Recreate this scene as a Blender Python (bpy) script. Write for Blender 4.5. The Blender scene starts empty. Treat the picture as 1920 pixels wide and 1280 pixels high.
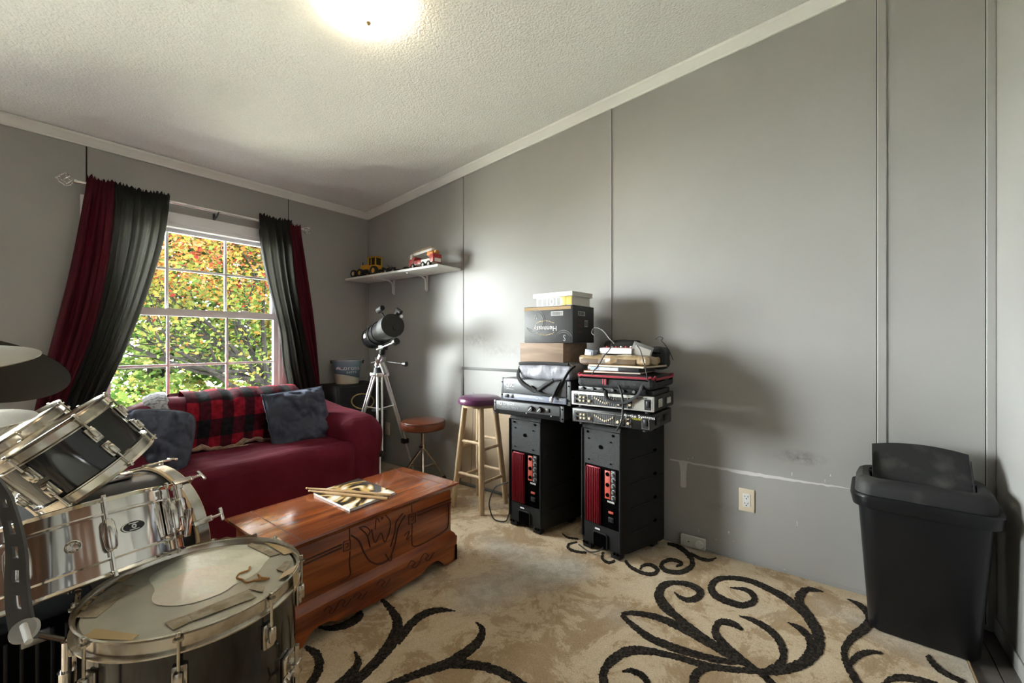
import bpy, bmesh, math, random
from mathutils import Vector, Matrix, noise
PI = math.pi
R = math.radians
random.seed(7)
C = bpy.context.scene.collection
scene = bpy.context.scene

# ------------------------------------------------------------------ camera
FPX, CAMH, YAW = 795.0, 1.12, math.atan(600 / 795.0)
FW = (math.cos(YAW), math.sin(YAW)); RT = (math.sin(YAW), -math.cos(YAW))
WX, DY = 2.428, 3.573            # right wall plane x, window wall plane y
LX, NY = -1.35, -0.505           # left wall plane x, near wall plane y
cam = bpy.data.cameras.new('camera'); cam.sensor_width = 36; cam.lens = FPX / 1920 * 36
cam.clip_start = 0.02; cam.clip_end = 200
co = bpy.data.objects.new('camera', cam); C.objects.link(co)
co.location = (0, 0, CAMH); co.rotation_euler = (PI / 2, 0, math.atan2(FW[1], FW[0]) - PI / 2)
scene.camera = co

# ------------------------------------------------------------------ sky, light, exposure
world = bpy.data.worlds.new('world'); scene.world = world; world.use_nodes = True
bg = world.node_tree.nodes['Background']
bg.inputs['Color'].default_value = (0.93, 0.97, 1.0, 1); bg.inputs['Strength'].default_value = 34.0
# soft hazy sun that falls on the garden and in through the window
sd = bpy.data.lights.new('sun', 'SUN'); sd.energy = 2.5; sd.angle = R(34); sd.color = (1, 0.97, 0.92)
so = bpy.data.objects.new('sun', sd); C.objects.link(so)
so.rotation_euler = Vector((0.56, -0.80, -0.10)).to_track_quat('-Z', 'Y').to_euler()
# sampling portals in the two window openings
for wx in (1.09, -0.52):
    pd = bpy.data.lights.new('window_portal', 'AREA'); pd.shape = 'RECTANGLE'; pd.size = 1.06; pd.size_y = 1.3
    pd.cycles.is_portal = True
    po = bpy.data.objects.new('window_portal', pd); C.objects.link(po)
    po.location = (wx, DY + 0.10, 1.275); po.rotation_euler = Vector((0, -1, 0)).to_track_quat('-Z', 'Y').to_euler()
vs = scene.view_settings
vs.view_transform = 'Standard'; vs.look = 'None'; vs.gamma = 1.0; vs.use_curve_mapping = False
vs.exposure = 1.58
LAMP_STRENGTH = 5.0

# ------------------------------------------------------------------ pixel -> world helpers (1920x1280)
def ray(u, v):
    a = (u - 960) / FPX; b = -(v - 640) / FPX
    return Vector((FW[0] + a * RT[0], FW[1] + a * RT[1], b))
def cw(u, v, d): return ray(u, v) * d + Vector((0, 0, CAMH))
def onz(u, v, z=0): r = ray(u, v); return r * ((z - CAMH) / r.z) + Vector((0, 0, CAMH))
def onx(u, v, x=WX): r = ray(u, v); return r * (x / r.x) + Vector((0, 0, CAMH))
def ony(u, v, y=DY): r = ray(u, v); return r * (y / r.y) + Vector((0, 0, CAMH))
def ceil_z(y): return 2.345 + 0.0984 * (DY - y)

# ------------------------------------------------------------------ materials
MATS = {}
def nodes_of(m): return m.node_tree.nodes, m.node_tree.links
def M(name, col=(.5, .5, .5), rough=.5, metal=0, var=None, bump=None, coat=0, spec=None, sheen=0, emit=None, trans=0, vcoord='Object'):
    """var=(colour2, scale, detail, lo, hi); bump=(scale, strength, detail)"""
    if name in MATS: return MATS[name]
    m = bpy.data.materials.new(name); m.use_nodes = True; MATS[name] = m
    N, L = nodes_of(m); b = N['Principled BSDF']
    b.inputs['Base Color'].default_value = (*col, 1); b.inputs['Roughness'].default_value = rough
    b.inputs['Metallic'].default_value = metal
    if coat: b.inputs['Coat Weight'].default_value = coat; b.inputs['Coat Roughness'].default_value = .08
    if spec is not None: b.inputs['Specular IOR Level'].default_value = spec
    if sheen: b.inputs['Sheen Weight'].default_value = sheen; b.inputs['Sheen Roughness'].default_value = .5
    if emit: b.inputs['Emission Color'].default_value = (*emit[:3], 1); b.inputs['Emission Strength'].default_value = emit[3]
    if var or bump: tc = N.new('ShaderNodeTexCoord')
    if var:
        c2, sc, det, lo, hi = var
        n = N.new('ShaderNodeTexNoise'); n.inputs['Scale'].default_value = sc; n.inputs['Detail'].default_value = det
        L.new(tc.outputs[vcoord], n.inputs['Vector'])
        r = N.new('ShaderNodeValToRGB'); r.color_ramp.elements[0].position = lo; r.color_ramp.elements[1].position = hi
        r.color_ramp.elements[0].color = (*col, 1); r.color_ramp.elements[1].color = (*c2, 1)
        L.new(n.outputs['Fac'], r.inputs['Fac']); L.new(r.outputs['Color'], b.inputs['Base Color'])
    if bump:
        n2 = N.new('ShaderNodeTexNoise'); n2.inputs['Scale'].default_value = bump[0]; n2.inputs['Detail'].default_value = bump[2] if len(bump) > 2 else 3
        L.new(tc.outputs[vcoord], n2.inputs['Vector'])
        bp = N.new('ShaderNodeBump'); bp.inputs['Strength'].default_value = bump[1]; bp.inputs['Distance'].default_value = .01
        L.new(n2.outputs['Fac'], bp.inputs['Height']); L.new(bp.outputs['Normal'], b.inputs['Normal'])
    if trans:
        t = N.new('ShaderNodeBsdfTranslucent'); t.inputs['Color'].default_value = (*(trans[1] if isinstance(trans, tuple) else [min(1, c * 1.6) for c in col]), 1)
        mx = N.new('ShaderNodeMixShader'); mx.inputs['Fac'].default_value = trans[0] if isinstance(trans, tuple) else trans
        L.new(b.outputs['BSDF'], mx.inputs[1]); L.new(t.outputs['BSDF'], mx.inputs[2])
        L.new(mx.outputs['Shader'], N['Material Output'].inputs['Surface'])
    return m

def wood(name, c1, c2, scale=(3, 30, 30), rough=.4, coat=0, lo=.35, hi=.7, c3=None):
    if name in MATS: return MATS[name]
    m = bpy.data.materials.new(name); m.use_nodes = True; MATS[name] = m
    N, L = nodes_of(m); b = N['Principled BSDF']; b.inputs['Roughness'].default_value = rough
    if coat: b.inputs['Coat Weight'].default_value = coat; b.inputs['Coat Roughness'].default_value = .12
    tc = N.new('ShaderNodeTexCoord'); mp = N.new('ShaderNodeMapping'); mp.inputs['Scale'].default_value = scale
    L.new(tc.outputs['Object'], mp.inputs['Vector'])
    n = N.new('ShaderNodeTexNoise'); n.inputs['Scale'].default_value = 1; n.inputs['Detail'].default_value = 5; n.inputs['Distortion'].default_value = .6
    L.new(mp.outputs['Vector'], n.inputs['Vector'])
    r = N.new('ShaderNodeValToRGB'); r.color_ramp.elements[0].position = lo; r.color_ramp.elements[1].position = hi
    r.color_ramp.elements[0].color = (*c1, 1); r.color_ramp.elements[1].color = (*c2, 1)
    if c3:
        e = r.color_ramp.elements.new(min(.95, hi + .1)); e.color = (*c3, 1)
    L.new(n.outputs['Fac'], r.inputs['Fac']); L.new(r.outputs['Color'], b.inputs['Base Color'])
    return m

def build_wall_mat():
    """flat grey latex paint with scuffs"""
    m = bpy.data.materials.new('grey_wall_paint'); m.use_nodes = True; MATS['wall'] = m
    N, L = nodes_of(m); b = N['Principled BSDF']; b.inputs['Roughness'].default_value = .42
    geo = N.new('ShaderNodeNewGeometry')
    n = N.new('ShaderNodeTexNoise'); n.inputs['Scale'].default_value = 2.2; n.inputs['Detail'].default_value = 4
    L.new(geo.outputs['Position'], n.inputs['Vector'])
    r = N.new('ShaderNodeValToRGB'); r.color_ramp.elements[0].position = .3; r.color_ramp.elements[1].position = .7
    r.color_ramp.elements[0].color = (.335, .33, .318, 1); r.color_ramp.elements[1].color = (.365, .36, .348, 1)
    L.new(n.outputs['Fac'], r.inputs['Fac'])
    prev = r.outputs['Color']
    # dirty rubbed patches: (position, radius vector, strength)
    for p, rad, st in (((WX, .12, .57), (.3, .10, .035), .75), ((WX, 2.18, 1.13), (.3, .13, .06), .6), ((WX, 1.95, 1.05), (.3, .22, .05), .35),
                       ((WX, 2.5, .62), (.3, .2, .1), .25), ((WX, .46, .25), (.3, .1, .03), .3)):
        mp = N.new('ShaderNodeMapping'); mp.vector_type = 'TEXTURE'; mp.inputs['Location'].default_value = p; mp.inputs['Scale'].default_value = rad
        L.new(geo.outputs['Position'], mp.inputs['Vector'])
        ln = N.new('ShaderNodeVectorMath'); ln.operation = 'LENGTH'; L.new(mp.outputs['Vector'], ln.inputs[0])
        n2 = N.new('ShaderNodeTexNoise'); n2.inputs['Scale'].default_value = 28; n2.inputs['Detail'].default_value = 6; n2.inputs['Roughness'].default_value = .7
        L.new(geo.outputs['Position'], n2.inputs['Vector'])
        mr = N.new('ShaderNodeMapRange'); mr.inputs[1].default_value = 0; mr.inputs[2].default_value = 1.2; mr.inputs[3].default_value = st; mr.inputs[4].default_value = 0
        L.new(ln.outputs['Value'], mr.inputs[0])
        mu = N.new('ShaderNodeMath'); mu.operation = 'MULTIPLY'; L.new(mr.outputs[0], mu.inputs[0])
        mr2 = N.new('ShaderNodeMapRange'); mr2.inputs[1].default_value = .38; mr2.inputs[2].default_value = .62
        L.new(n2.outputs['Fac'], mr2.inputs[0]); L.new(mr2.outputs[0], mu.inputs[1])
        mx = N.new('ShaderNodeMix'); mx.data_type = 'RGBA'; mx.inputs[7].default_value = (.10, .09, .08, 1)
        L.new(mu.outputs[0], mx.inputs[0]); L.new(prev, mx.inputs[6]); prev = mx.outputs[2]
    L.new(prev, b.inputs['Base Color'])
    n3 = N.new('ShaderNodeTexNoise'); n3.inputs['Scale'].default_value = 60; L.new(geo.outputs['Position'], n3.inputs['Vector'])
    bp = N.new('ShaderNodeBump'); bp.inputs['Strength'].default_value = .05; bp.inputs['Distance'].default_value = .01
    L.new(n3.outputs['Fac'], bp.inputs['Height']); L.new(bp.outputs['Normal'], b.inputs['Normal'])
    return m

# ------------------------------------------------------------------ mesh builder
def basis(d, up=None):
    d = Vector(d).normalized()
    a = Vector(up) if up else (Vector((0, 0, 1)) if abs(d.z) < .95 else Vector((1, 0, 0)))
    x = a.cross(d).normalized(); y = d.cross(x)
    return x, y, d
class B:
    def __init__(s, inv=None): s.bm = bmesh.new(); s.inv = inv
    def _add(s, vs, fs, M4=None, mi=0):
        vv = [s.bm.verts.new(M4 @ Vector(v) if M4 else Vector(v)) for v in vs]
        out = []
        for f in fs:
            try: q = s.bm.faces.new([vv[i] for i in f]); q.material_index = mi; out.append(q)
            except ValueError: pass
        return vv, out
    def box(s, c, sz, bev=0, rot=None, seg=2, mi=0):
        m = Matrix.Translation(Vector(c)) @ ((rot.to_4x4() if rot else Matrix.Identity(4)) @ Matrix.Diagonal((*sz, 1)))
        t = bmesh.new(); bmesh.ops.create_cube(t, size=1, matrix=m)
        if bev: bmesh.ops.bevel(t, geom=t.edges[:], offset=min(bev, min(sz) * .49), segments=seg, affect='EDGES', profile=.5)
        t.verts.index_update(); s._add([v.co[:] for v in t.verts], [[v.index for v in f.verts] for f in t.faces], None, mi); t.free(); return s
    def box2(s, a, b, bev=0, mi=0):
        return s.box([(a[i] + b[i]) / 2 for i in range(3)], [abs(b[i] - a[i]) for i in range(3)], bev, mi=mi)
    def cyl(s, p0, p1, r0, r1=None, seg=24, mi=0, cap=True):
        r1 = r0 if r1 is None else r1
        p0, p1 = Vector(p0), Vector(p1); x, y, d = basis(p1 - p0)
        vs = []; fs = []
        for p, r in ((p0, r0), (p1, r1)):
            for i in range(seg):
                a = 2 * PI * i / seg; vs.append(p + (x * math.cos(a) + y * math.sin(a)) * r)
        for i in range(seg): j = (i + 1) % seg; fs.append((i, j, seg + j, seg + i))
        if cap: fs.append(tuple(range(seg))[::-1]); fs.append(tuple(range(seg, 2 * seg)))
        s._add(vs, fs, None, mi); return s
    def tube(s, pts, r, seg=8, closed=False, mi=0, flat=None):
        pts = [Vector(p) for p in pts]; n = len(pts); vs = []; fs = []
        prev = None
        for i, p in enumerate(pts):
            t = (pts[(i + 1) % n] - pts[i - 1]) if closed else (pts[min(i + 1, n - 1)] - pts[max(i - 1, 0)])
            if t.length < 1e-9: t = Vector((0, 0, 1))
            t.normalize()
            if prev is None: x = basis(t)[0]
            else:
                x = prev - t * prev.dot(t)
                x = x.normalized() if x.length > 1e-6 else basis(t)[0]
            prev = x; y = t.cross(x); rr = r[i] if isinstance(r, (list, tuple)) else r
            for k in range(seg):
                a = 2 * PI * k / seg; vs.append(p + x * math.cos(a) * rr + y * math.sin(a) * rr * (flat or 1))
        m = n if closed else n - 1
        for i in range(m):
            j = (i + 1) % n
            for k in range(seg): l = (k + 1) % seg; fs.append((i * seg + k, i * seg + l, j * seg + l, j * seg + k))
        if not closed: fs.append(tuple(range(seg))[::-1]); fs.append(tuple(range((n - 1) * seg, n * seg)))
        s._add(vs, fs, None, mi); return s
    def lathe(s, prof, seg=48, M4=None, mi=0, closed=False, sx=1, sy=1):
        vs = []; fs = []; n = len(prof)
        for r, z in prof:
            for k in range(seg): a = 2 * PI * k / seg; vs.append((max(r, 1e-5) * math.cos(a) * sx, max(r, 1e-5) * math.sin(a) * sy, z))
        for i in range(n if closed else n - 1):
            j = (i + 1) % n
            for k in range(seg): l = (k + 1) % seg; fs.append((i * seg + k, i * seg + l, j * seg + l, j * seg + k))
        s._add(vs, fs, M4, mi); return s
    def prism(s, poly, depth, M4=None, mi=0):
        n = len(poly); vs = [(x, y, 0) for x, y in poly] + [(x, y, depth) for x, y in poly]
        fs = [tuple(range(n))[::-1], tuple(range(n, 2 * n))] + [(i, (i + 1) % n, n + (i + 1) % n, n + i) for i in range(n)]
        s._add(vs, fs, M4, mi); return s
    def grid(s, fn, nu, nv, mi=0, uv=False):
        vs = []; fs = []
        for j in range(nv + 1):
            for i in range(nu + 1): vs.append(Vector(fn(i / nu, j / nv)))
        for j in range(nv):
            for i in range(nu): a = j * (nu + 1) + i; fs.append((a, a + 1, a + nu + 2, a + nu + 1))
        vv, ff = s._add(vs, fs, None, mi)
        if uv:
            lay = s.bm.loops.layers.uv.verify()
            idx = {v: k for k, v in enumerate(vv)}
            for f in ff:
                for lp in f.loops: k = idx[lp.vert]; lp[lay].uv = ((k % (nu + 1)) / nu, (k // (nu + 1)) / nv)
        return s
    def ball(s, c, r, sc=(1, 1, 1), u=16, v=10, M4=None, mi=0):
        vs = []; fs = []
        for j in range(v + 1):
            th = PI * j / v
            for i in range(u): a = 2 * PI * i / u; vs.append((c[0] + r * sc[0] * math.sin(th) * math.cos(a), c[1] + r * sc[1] * math.sin(th) * math.sin(a), c[2] + r * sc[2] * math.cos(th)))
        for j in range(v):
            for i in range(u): k = (i + 1) % u; fs.append((j * u + i, j * u + k, (j + 1) * u + k, (j + 1) * u + i))
        s._add(vs, fs, M4, mi); return s
    def soft(s, c, half, r, fn=None, cuts=20, mi=0, M4=None):
        t = bmesh.new(); bmesh.ops.create_cube(t, size=2); bmesh.ops.subdivide_edges(t, edges=t.edges[:], cuts=cuts, use_grid_fill=True)
        h = Vector(half); vs = []
        for v in t.verts:
            p = Vector((v.co.x * h.x, v.co.y * h.y, v.co.z * h.z))
            q = Vector([max(-(h[i] - r), min(h[i] - r, p[i])) for i in range(3)]); d = p - q
            if d.length > 1e-6:
                p = q + d.normalized() * r
            nrm = d.normalized() if d.length > 1e-6 else Vector((0, 0, 1))
            w = Vector(c) + p
            if fn: w = w + fn(w, nrm)
            vs.append(w)
        t.verts.index_update(); s._add(vs, [[v.index for v in f.verts] for f in t.faces], M4, mi); t.free(); return s

def obj(name, b, mat, parent=None, ang=38, mats=None):
    me = bpy.data.meshes.new(name)
    if b.inv is not None: bmesh.ops.transform(b.bm, matrix=b.inv, verts=b.bm.verts[:])
    bmesh.ops.remove_doubles(b.bm, verts=b.bm.verts[:], dist=1e-6)
    bmesh.ops.recalc_face_normals(b.bm, faces=b.bm.faces[:])
    b.bm.to_mesh(me); b.bm.free()
    for m in (mats or [mat]): me.materials.append(m if not isinstance(m, str) else MATS[m])
    if ang:
        for p in me.polygons: p.use_smooth = True
        me.set_sharp_from_angle(angle=R(ang))
    o = bpy.data.objects.new(name, me); C.objects.link(o)
    if parent is not None: o.parent = parent
    return o
def thing(name, label, cat, loc=(0, 0, 0), rotz=0, group=None, rot=None):
    o = bpy.data.objects.new(name, None); C.objects.link(o); o.empty_display_size = .1
    mt = Matrix.Translation(Vector(loc)) @ (rot.to_4x4() if rot is not None else Matrix.Rotation(rotz, 4, 'Z'))
    o.matrix_basis = mt
    o['label'] = label; o['category'] = cat
    if group: o['group'] = group
    return o
def tag(o, label, cat, group=None):
    o['label'] = label; o['category'] = cat
    if group: o['group'] = group
    return o
def inv(o): return o.matrix_basis.inverted()
def struct(o): o['kind'] = 'structure'; return o
def share(name, src, parent, loc=(0, 0, 0), rot=None):
    o = bpy.data.objects.new(name, src.data); C.objects.link(o); o.parent = parent
    o.matrix_basis = Matrix.Translation(Vector(loc)) @ (rot.to_4x4() if rot is not None else Matrix.Identity(4)); return o
def text(name, s, size, mat, parent, M4, depth=.0004, align='CENTER', sx=1.0, bold=0):
    cu = bpy.data.curves.new('t', 'FONT'); cu.body = s; cu.size = size; cu.align_x = align; cu.align_y = 'CENTER'; cu.extrude = depth; cu.resolution_u = 3; cu.offset = bold
    t = bpy.data.objects.new('t', cu); C.objects.link(t)
    dg = bpy.context.evaluated_depsgraph_get(); me = bpy.data.meshes.new_from_object(t.evaluated_get(dg)); me.name = name
    bpy.data.objects.remove(t); bpy.data.curves.remove(cu)
    me.transform(M4 @ Matrix.Diagonal((sx, 1, 1, 1))); me.materials.append(mat)
    o = bpy.data.objects.new(name, me); C.objects.link(o); o.parent = parent; return o
def frame(origin, xd, yd):
    """matrix whose x axis is xd, y axis is yd"""
    x = Vector(xd).normalized(); y = Vector(yd); y = (y - x * x.dot(y)).normalized(); z = x.cross(y)
    return Matrix(((x.x, y.x, z.x, origin[0]), (x.y, y.y, z.y, origin[1]), (x.z, y.z, z.z, origin[2]), (0, 0, 0, 1)))
def catmull(pts, n=8):
    P = [Vector(p) for p in pts]; out = []
    for i in range(len(P) - 1):
        a, b, c, d = P[max(i - 1, 0)], P[i], P[i + 1], P[min(i + 2, len(P) - 1)]
        for k in range(n):
            t = k / n; out.append(.5 * ((2 * b) + (c - a) * t + (2 * a - 5 * b + 4 * c - d) * t * t + (3 * b - a - 3 * c + d) * t ** 3))
    out.append(P[-1]); return out

# shared materials
build_wall_mat()
M('groove', (.03, .03, .03), .8)
M('white_trim', (.86, .86, .84), .4)
M('vinyl', (.82, .83, .86), .35)
M('ceiling', (.90, .90, .885), .9, bump=(95, .7, 4), var=((.84, .84, .83), 120, 3, .35, .6))
M('chrome', (.82, .80, .77), .10, 1)
M('chrome_worn', (.66, .62, .55), .22, 1, var=((.42, .36, .28), 30, 4, .5, .75))
M('steel', (.62, .62, .63), .28, 1)
M('alu', (.74, .74, .74), .32, .9)
M('black_plastic', (.012, .012, .013), .38)
M('black_matte', (.016, .016, .017), .65)
M('black_gloss', (.006, .006, .007), .07, coat=.6)
M('black_cloth', (.014, .014, .016), .9, sheen=.3)
M('white_plastic', (.75, .75, .73), .4)
M('ivory_plastic', (.72, .62, .48), .35)
M('white_ink', (.75, .75, .75), .6)
M('grey_ink', (.35, .35, .36), .6)
M('gold_ink', (.42, .31, .12), .5)
M('rubber', (.02, .02, .02), .75)
M('spackle', (.62, .61, .60), .9)
M('cable', (.012, .012, .012), .5)
# ================================================================== ROOM SHELL
M('plank', (.14, .125, .11), .45, var=((.07, .06, .055), 9, 6, .35, .65))
fl = struct(obj('floor', B().box2((LX - .1, NY - .1, -.12), (WX + .1, DY + .1, -.012)), MATS['groove'], ang=0))
pw = .118
for i in range(10):                       # grey planks seen past the rug's end; the rug hides the rest
    y1 = -.10 - pw * i
    if y1 < NY: break
    y0 = max(NY, y1 - pw + .003)
    for k, (xa, xb) in enumerate(((LX, .35), (.353, 1.45), (1.453, WX)) if i % 2 else ((LX, .9), (.903, 1.98), (1.983, WX))):
        obj('plank', B().box2((xa, y0, -.012), (xb, y1, 0), .0012), MATS['plank'], fl, 0)
obj('subfloor', B().box2((LX, -.098, -.012), (WX, DY, 0)), MATS['plank'], fl, 0)

WIN = (.55, 1.63, .62, 1.93)              # opening x0,x1,z0,z1
HT = 2.45
WIN2 = (-1.06, .02, .62, 1.93)            # twin window just past the left edge of the picture
g = .0036
def wall_with_holes(xa, xb, ya, yb, holes, z0_=0):
    b = B(); x = xa
    for h in sorted(holes):
        b.box2((x, ya, z0_), (h[0], yb, HT)); b.box2((h[0], ya, z0_), (h[1], yb, h[2])); b.box2((h[0], ya, h[3]), (h[1], yb, HT)); x = h[1]
    b.box2((x, ya, z0_), (xb, yb, HT)); return b
wb = struct(obj('wall_back', wall_with_holes(LX - .1, WX + .1, DY + .008, DY + .13, [WIN, WIN2], -.12), MATS['groove'], ang=0))
obj('wall_panel', wall_with_holes(LX, .493 - g, DY, DY + .0081, [WIN2]), MATS['wall'], wb, 0)
obj('wall_panel', wall_with_holes(.493 + g, 1.679 - g, DY, DY + .0081, [WIN]), MATS['wall'], wb, 0)
obj('wall_panel', wall_with_holes(1.679 + g, WX, DY, DY + .0081, []), MATS['wall'], wb, 0)

def slope_slab(x0, x1, y0, y1, dz=.06):
    b = B(); a0, a1 = ceil_z(y0) + dz, ceil_z(y1) + dz
    vs = [(x0, y0, 0), (x1, y0, 0), (x1, y1, 0), (x0, y1, 0), (x0, y0, a0), (x1, y0, a0), (x1, y1, a1), (x0, y1, a1)]
    b._add(vs, [(3, 2, 1, 0), (4, 5, 6, 7), (0, 1, 5, 4), (1, 2, 6, 5), (2, 3, 7, 6), (3, 0, 4, 7)]); return b
wr = struct(obj('wall_right', slope_slab(WX + .008, WX + .12, NY - .1, DY + .12), MATS['groove'], ang=0))
seams = [NY, -.480, -.157, 1.071, 2.310, DY]
for a, b_ in zip(seams[:-1], seams[1:]):
    obj('wall_panel', slope_slab(WX, WX + .0081, a + (g if a > NY else 0), b_ - (g if b_ < DY else 0), .05), MATS['wall'], wr, 0)
def batten(y0, y1, t=.006): return slope_slab(WX - t, WX, y0, y1, -.05)
obj('batten', batten(-.186, -.160), MATS['wall'], wr, 0)
obj('batten', batten(-.503, -.482), MATS['wall'], wr, 0)
obj('batten', batten(1.066, 1.0685, .003), MATS['wall'], wr, 0)
obj('caulk_line', batten(-.1595, -.1565, .0025), MATS['spackle'], wr, 0)
obj('caulk_line', batten(-.4815, -.479, .0025), MATS['spackle'], wr, 0)
obj('caulk_line', batten(1.074, 1.0765, .002), MATS['spackle'], wr, 0)
obj('corner_strip', B().box2((WX - .012, DY - .012, 0), (WX, DY, 2.33), .004), MATS['wall'], wr)
# unpainted filler line and drip where a rail was taken off
def ribbon_wall(pts, x=WX - .0012):
    b = B(); n = len(pts); vs = []; 
    for u, v, w in pts:
        p = onx(u, v); q = onx(u, v + w); vs += [(x, p.y, p.z), (x, q.y, q.z)]
    b._add(vs, [(2 * i, 2 * i + 1, 2 * i + 3, 2 * i + 2) for i in range(n - 1)])
    b._add([(WX + .001, v[1], v[2]) for v in vs], [(2 * i, 2 * i + 2, 2 * i + 3, 2 * i + 1) for i in range(n - 1)]); return b
random.seed(3)
pts = []
for i in range(40):
    t = i / 39; u = 1256 + t * 348; v = 859.5 + t * 57 + random.uniform(-.8, .8); w = (3.0 + 3.5 * math.exp(-((t - .45) / .2) ** 2)) * (1 if t < .85 else (1 - t) / .15 * .8 + .25) + random.uniform(-.6, .6)
    pts.append((u, v, max(w, .7)))
obj('filler_line', ribbon_wall(pts), MATS['spackle'], wr, 0)
b = B(); L_, R_ = [], []
for i in range(12):
    t = i / 11; v = 865 + t * 48; hw = 5.5 + 2.5 * math.exp(-t * 6) - (1.5 if 0 < i < 11 else 0) * 0 + random.uniform(-.6, .6)
    if i == 11: hw = 4
    L_.append(onx(1281.5 - hw, v)); R_.append(onx(1281.5 + hw, v + 1))
vs = [(WX - .0015, p.y, p.z) for p in L_] + [(WX - .0015, p.y, p.z) for p in R_]
b._add(vs, [(i, i + 1, 13 + i, 12 + i) for i in range(11)])
obj('filler_patch', b, MATS['spackle'], wr, 0)
for u, v, w_, h_ in ((1484, 885, 1.5, 6), (1556, 889, 2, 4), (1546, 898, 1.2, 6), (1494, 977, 1.2, 9), (1341, 1010, 3, 2), (1290, 858, 1.5, 3), (1298, 856, 1.5, 4), (1373, 1013, 4, 1.5), (1470, 1066, 1.5, 4), (1310, 992, 1, 5), (1365, 995, 3, 5)):
    p = onx(u, v); q = onx(u + w_, v + h_)
    obj('paint_chip', B().box2((WX - .0012, q.y, q.z), (WX + .001, p.y, p.z)), MATS['spackle'], wr, 0)

wn = struct(obj('wall_near', B().box2((LX - .1, NY - .1, -.12), (WX + .12, NY, 2.9)), MATS['wall'], ang=0))
obj('baseboard', B().box2((LX, NY, 0), (WX, NY + .008, .06), .003), MATS['wall'], wn)
wood('door_wood', (.06, .026, .012), (.12, .055, .025), (30, 30, 2.5), .4)
def build_door(idx, loc, rz, hw=.40, knob=True):
    dr = struct(bpy.data.objects.new('door_%d' % idx, None)); C.objects.link(dr); dr.location = loc; dr.rotation_euler.z = rz
    obj('door_leaf', B().box2((-hw, 0, .01), (hw, .03, 2.03), .003), MATS['door_wood'], dr)
    for sx in (-hw * .48, hw * .48):
        for za, zb in ((.14, .70), (.82, 1.36), (1.48, 1.92)): obj('door_panel', B().box2((sx - hw * .33, .028, za), (sx + hw * .33, .036, zb), .006), MATS['door_wood'], dr)
    obj('door_knob', B().cyl((hw - .05, .03, .95), (hw - .05, .06, .95), .012, seg=14).ball((hw - .05, .08, .95), .028), MATS['steel'], dr)
    for a_, c_ in (((-hw - .06, 0, 0), (-hw, .018, 2.09)), ((hw, 0, 0), (hw + .06, .018, 2.09)), ((-hw - .06, 0, 2.03), (hw + .06, .018, 2.09))): obj('door_casing', B().box2(a_, c_, .003), MATS['door_wood'], dr)
build_door(1, (-.12, NY, 0), 0)
build_door(2, (LX, .62, 0), -PI / 2, .50)
build_door(3, (LX, 1.76, 0), -PI / 2, .50)
struct(obj('wall_left', B().box2((LX - .1, NY - .1, -.12), (LX, DY + .12, 2.9)), MATS['wall'], ang=0))
b = B(); y0, y1 = NY - .12, DY + .14
vs = [(LX - .12, y0, ceil_z(y0)), (WX + .14, y0, ceil_z(y0)), (WX + .14, y1, ceil_z(y1)), (LX - .12, y1, ceil_z(y1))]
vs += [(x, y, z + .15) for x, y, z in vs]
b._add(vs, [(3, 2, 1, 0), (4, 5, 6, 7), (0, 1, 5, 4), (1, 2, 6, 5), (2, 3, 7, 6), (3, 0, 4, 7)])
struct(obj('ceiling', b, MATS['ceiling'], ang=0))
# crown moulding with a small ogee
prof = [(0, 0), (.010, 0), (.014, .010), (.020, .014), (.034, .034), (.044, .040), (.046, .055), (0, .055)]
def crown(p0, p1, inward):
    b = B(); n = len(prof); iw = Vector(inward); vs = [Vector(p) + iw * a + Vector((0, 0, c)) for p in (p0, p1) for a, c in prof]
    b._add(vs, [tuple(range(n))[::-1], tuple(range(n, 2 * n))] + [(i, (i + 1) % n, n + (i + 1) % n, n + i) for i in range(n)]); return b
cb = 2.290
struct(obj('trim_1', crown((LX, DY, cb), (WX, DY, cb), (0, -1, 0)), MATS['white_trim'], ang=30))
struct(obj('trim_2', crown((WX, DY, cb), (WX, NY, ceil_z(NY) - .055), (-1, 0, 0)), MATS['white_trim'], ang=30))
struct(obj('trim_3', crown((LX, DY, cb), (LX, NY, ceil_z(NY) - .055), (1, 0, 0)), MATS['white_trim'], ang=30))
struct(obj('baseboard_right', B().box2((WX - .004, NY, 0), (WX, DY, .018)), MATS['wall'], ang=0))

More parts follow.
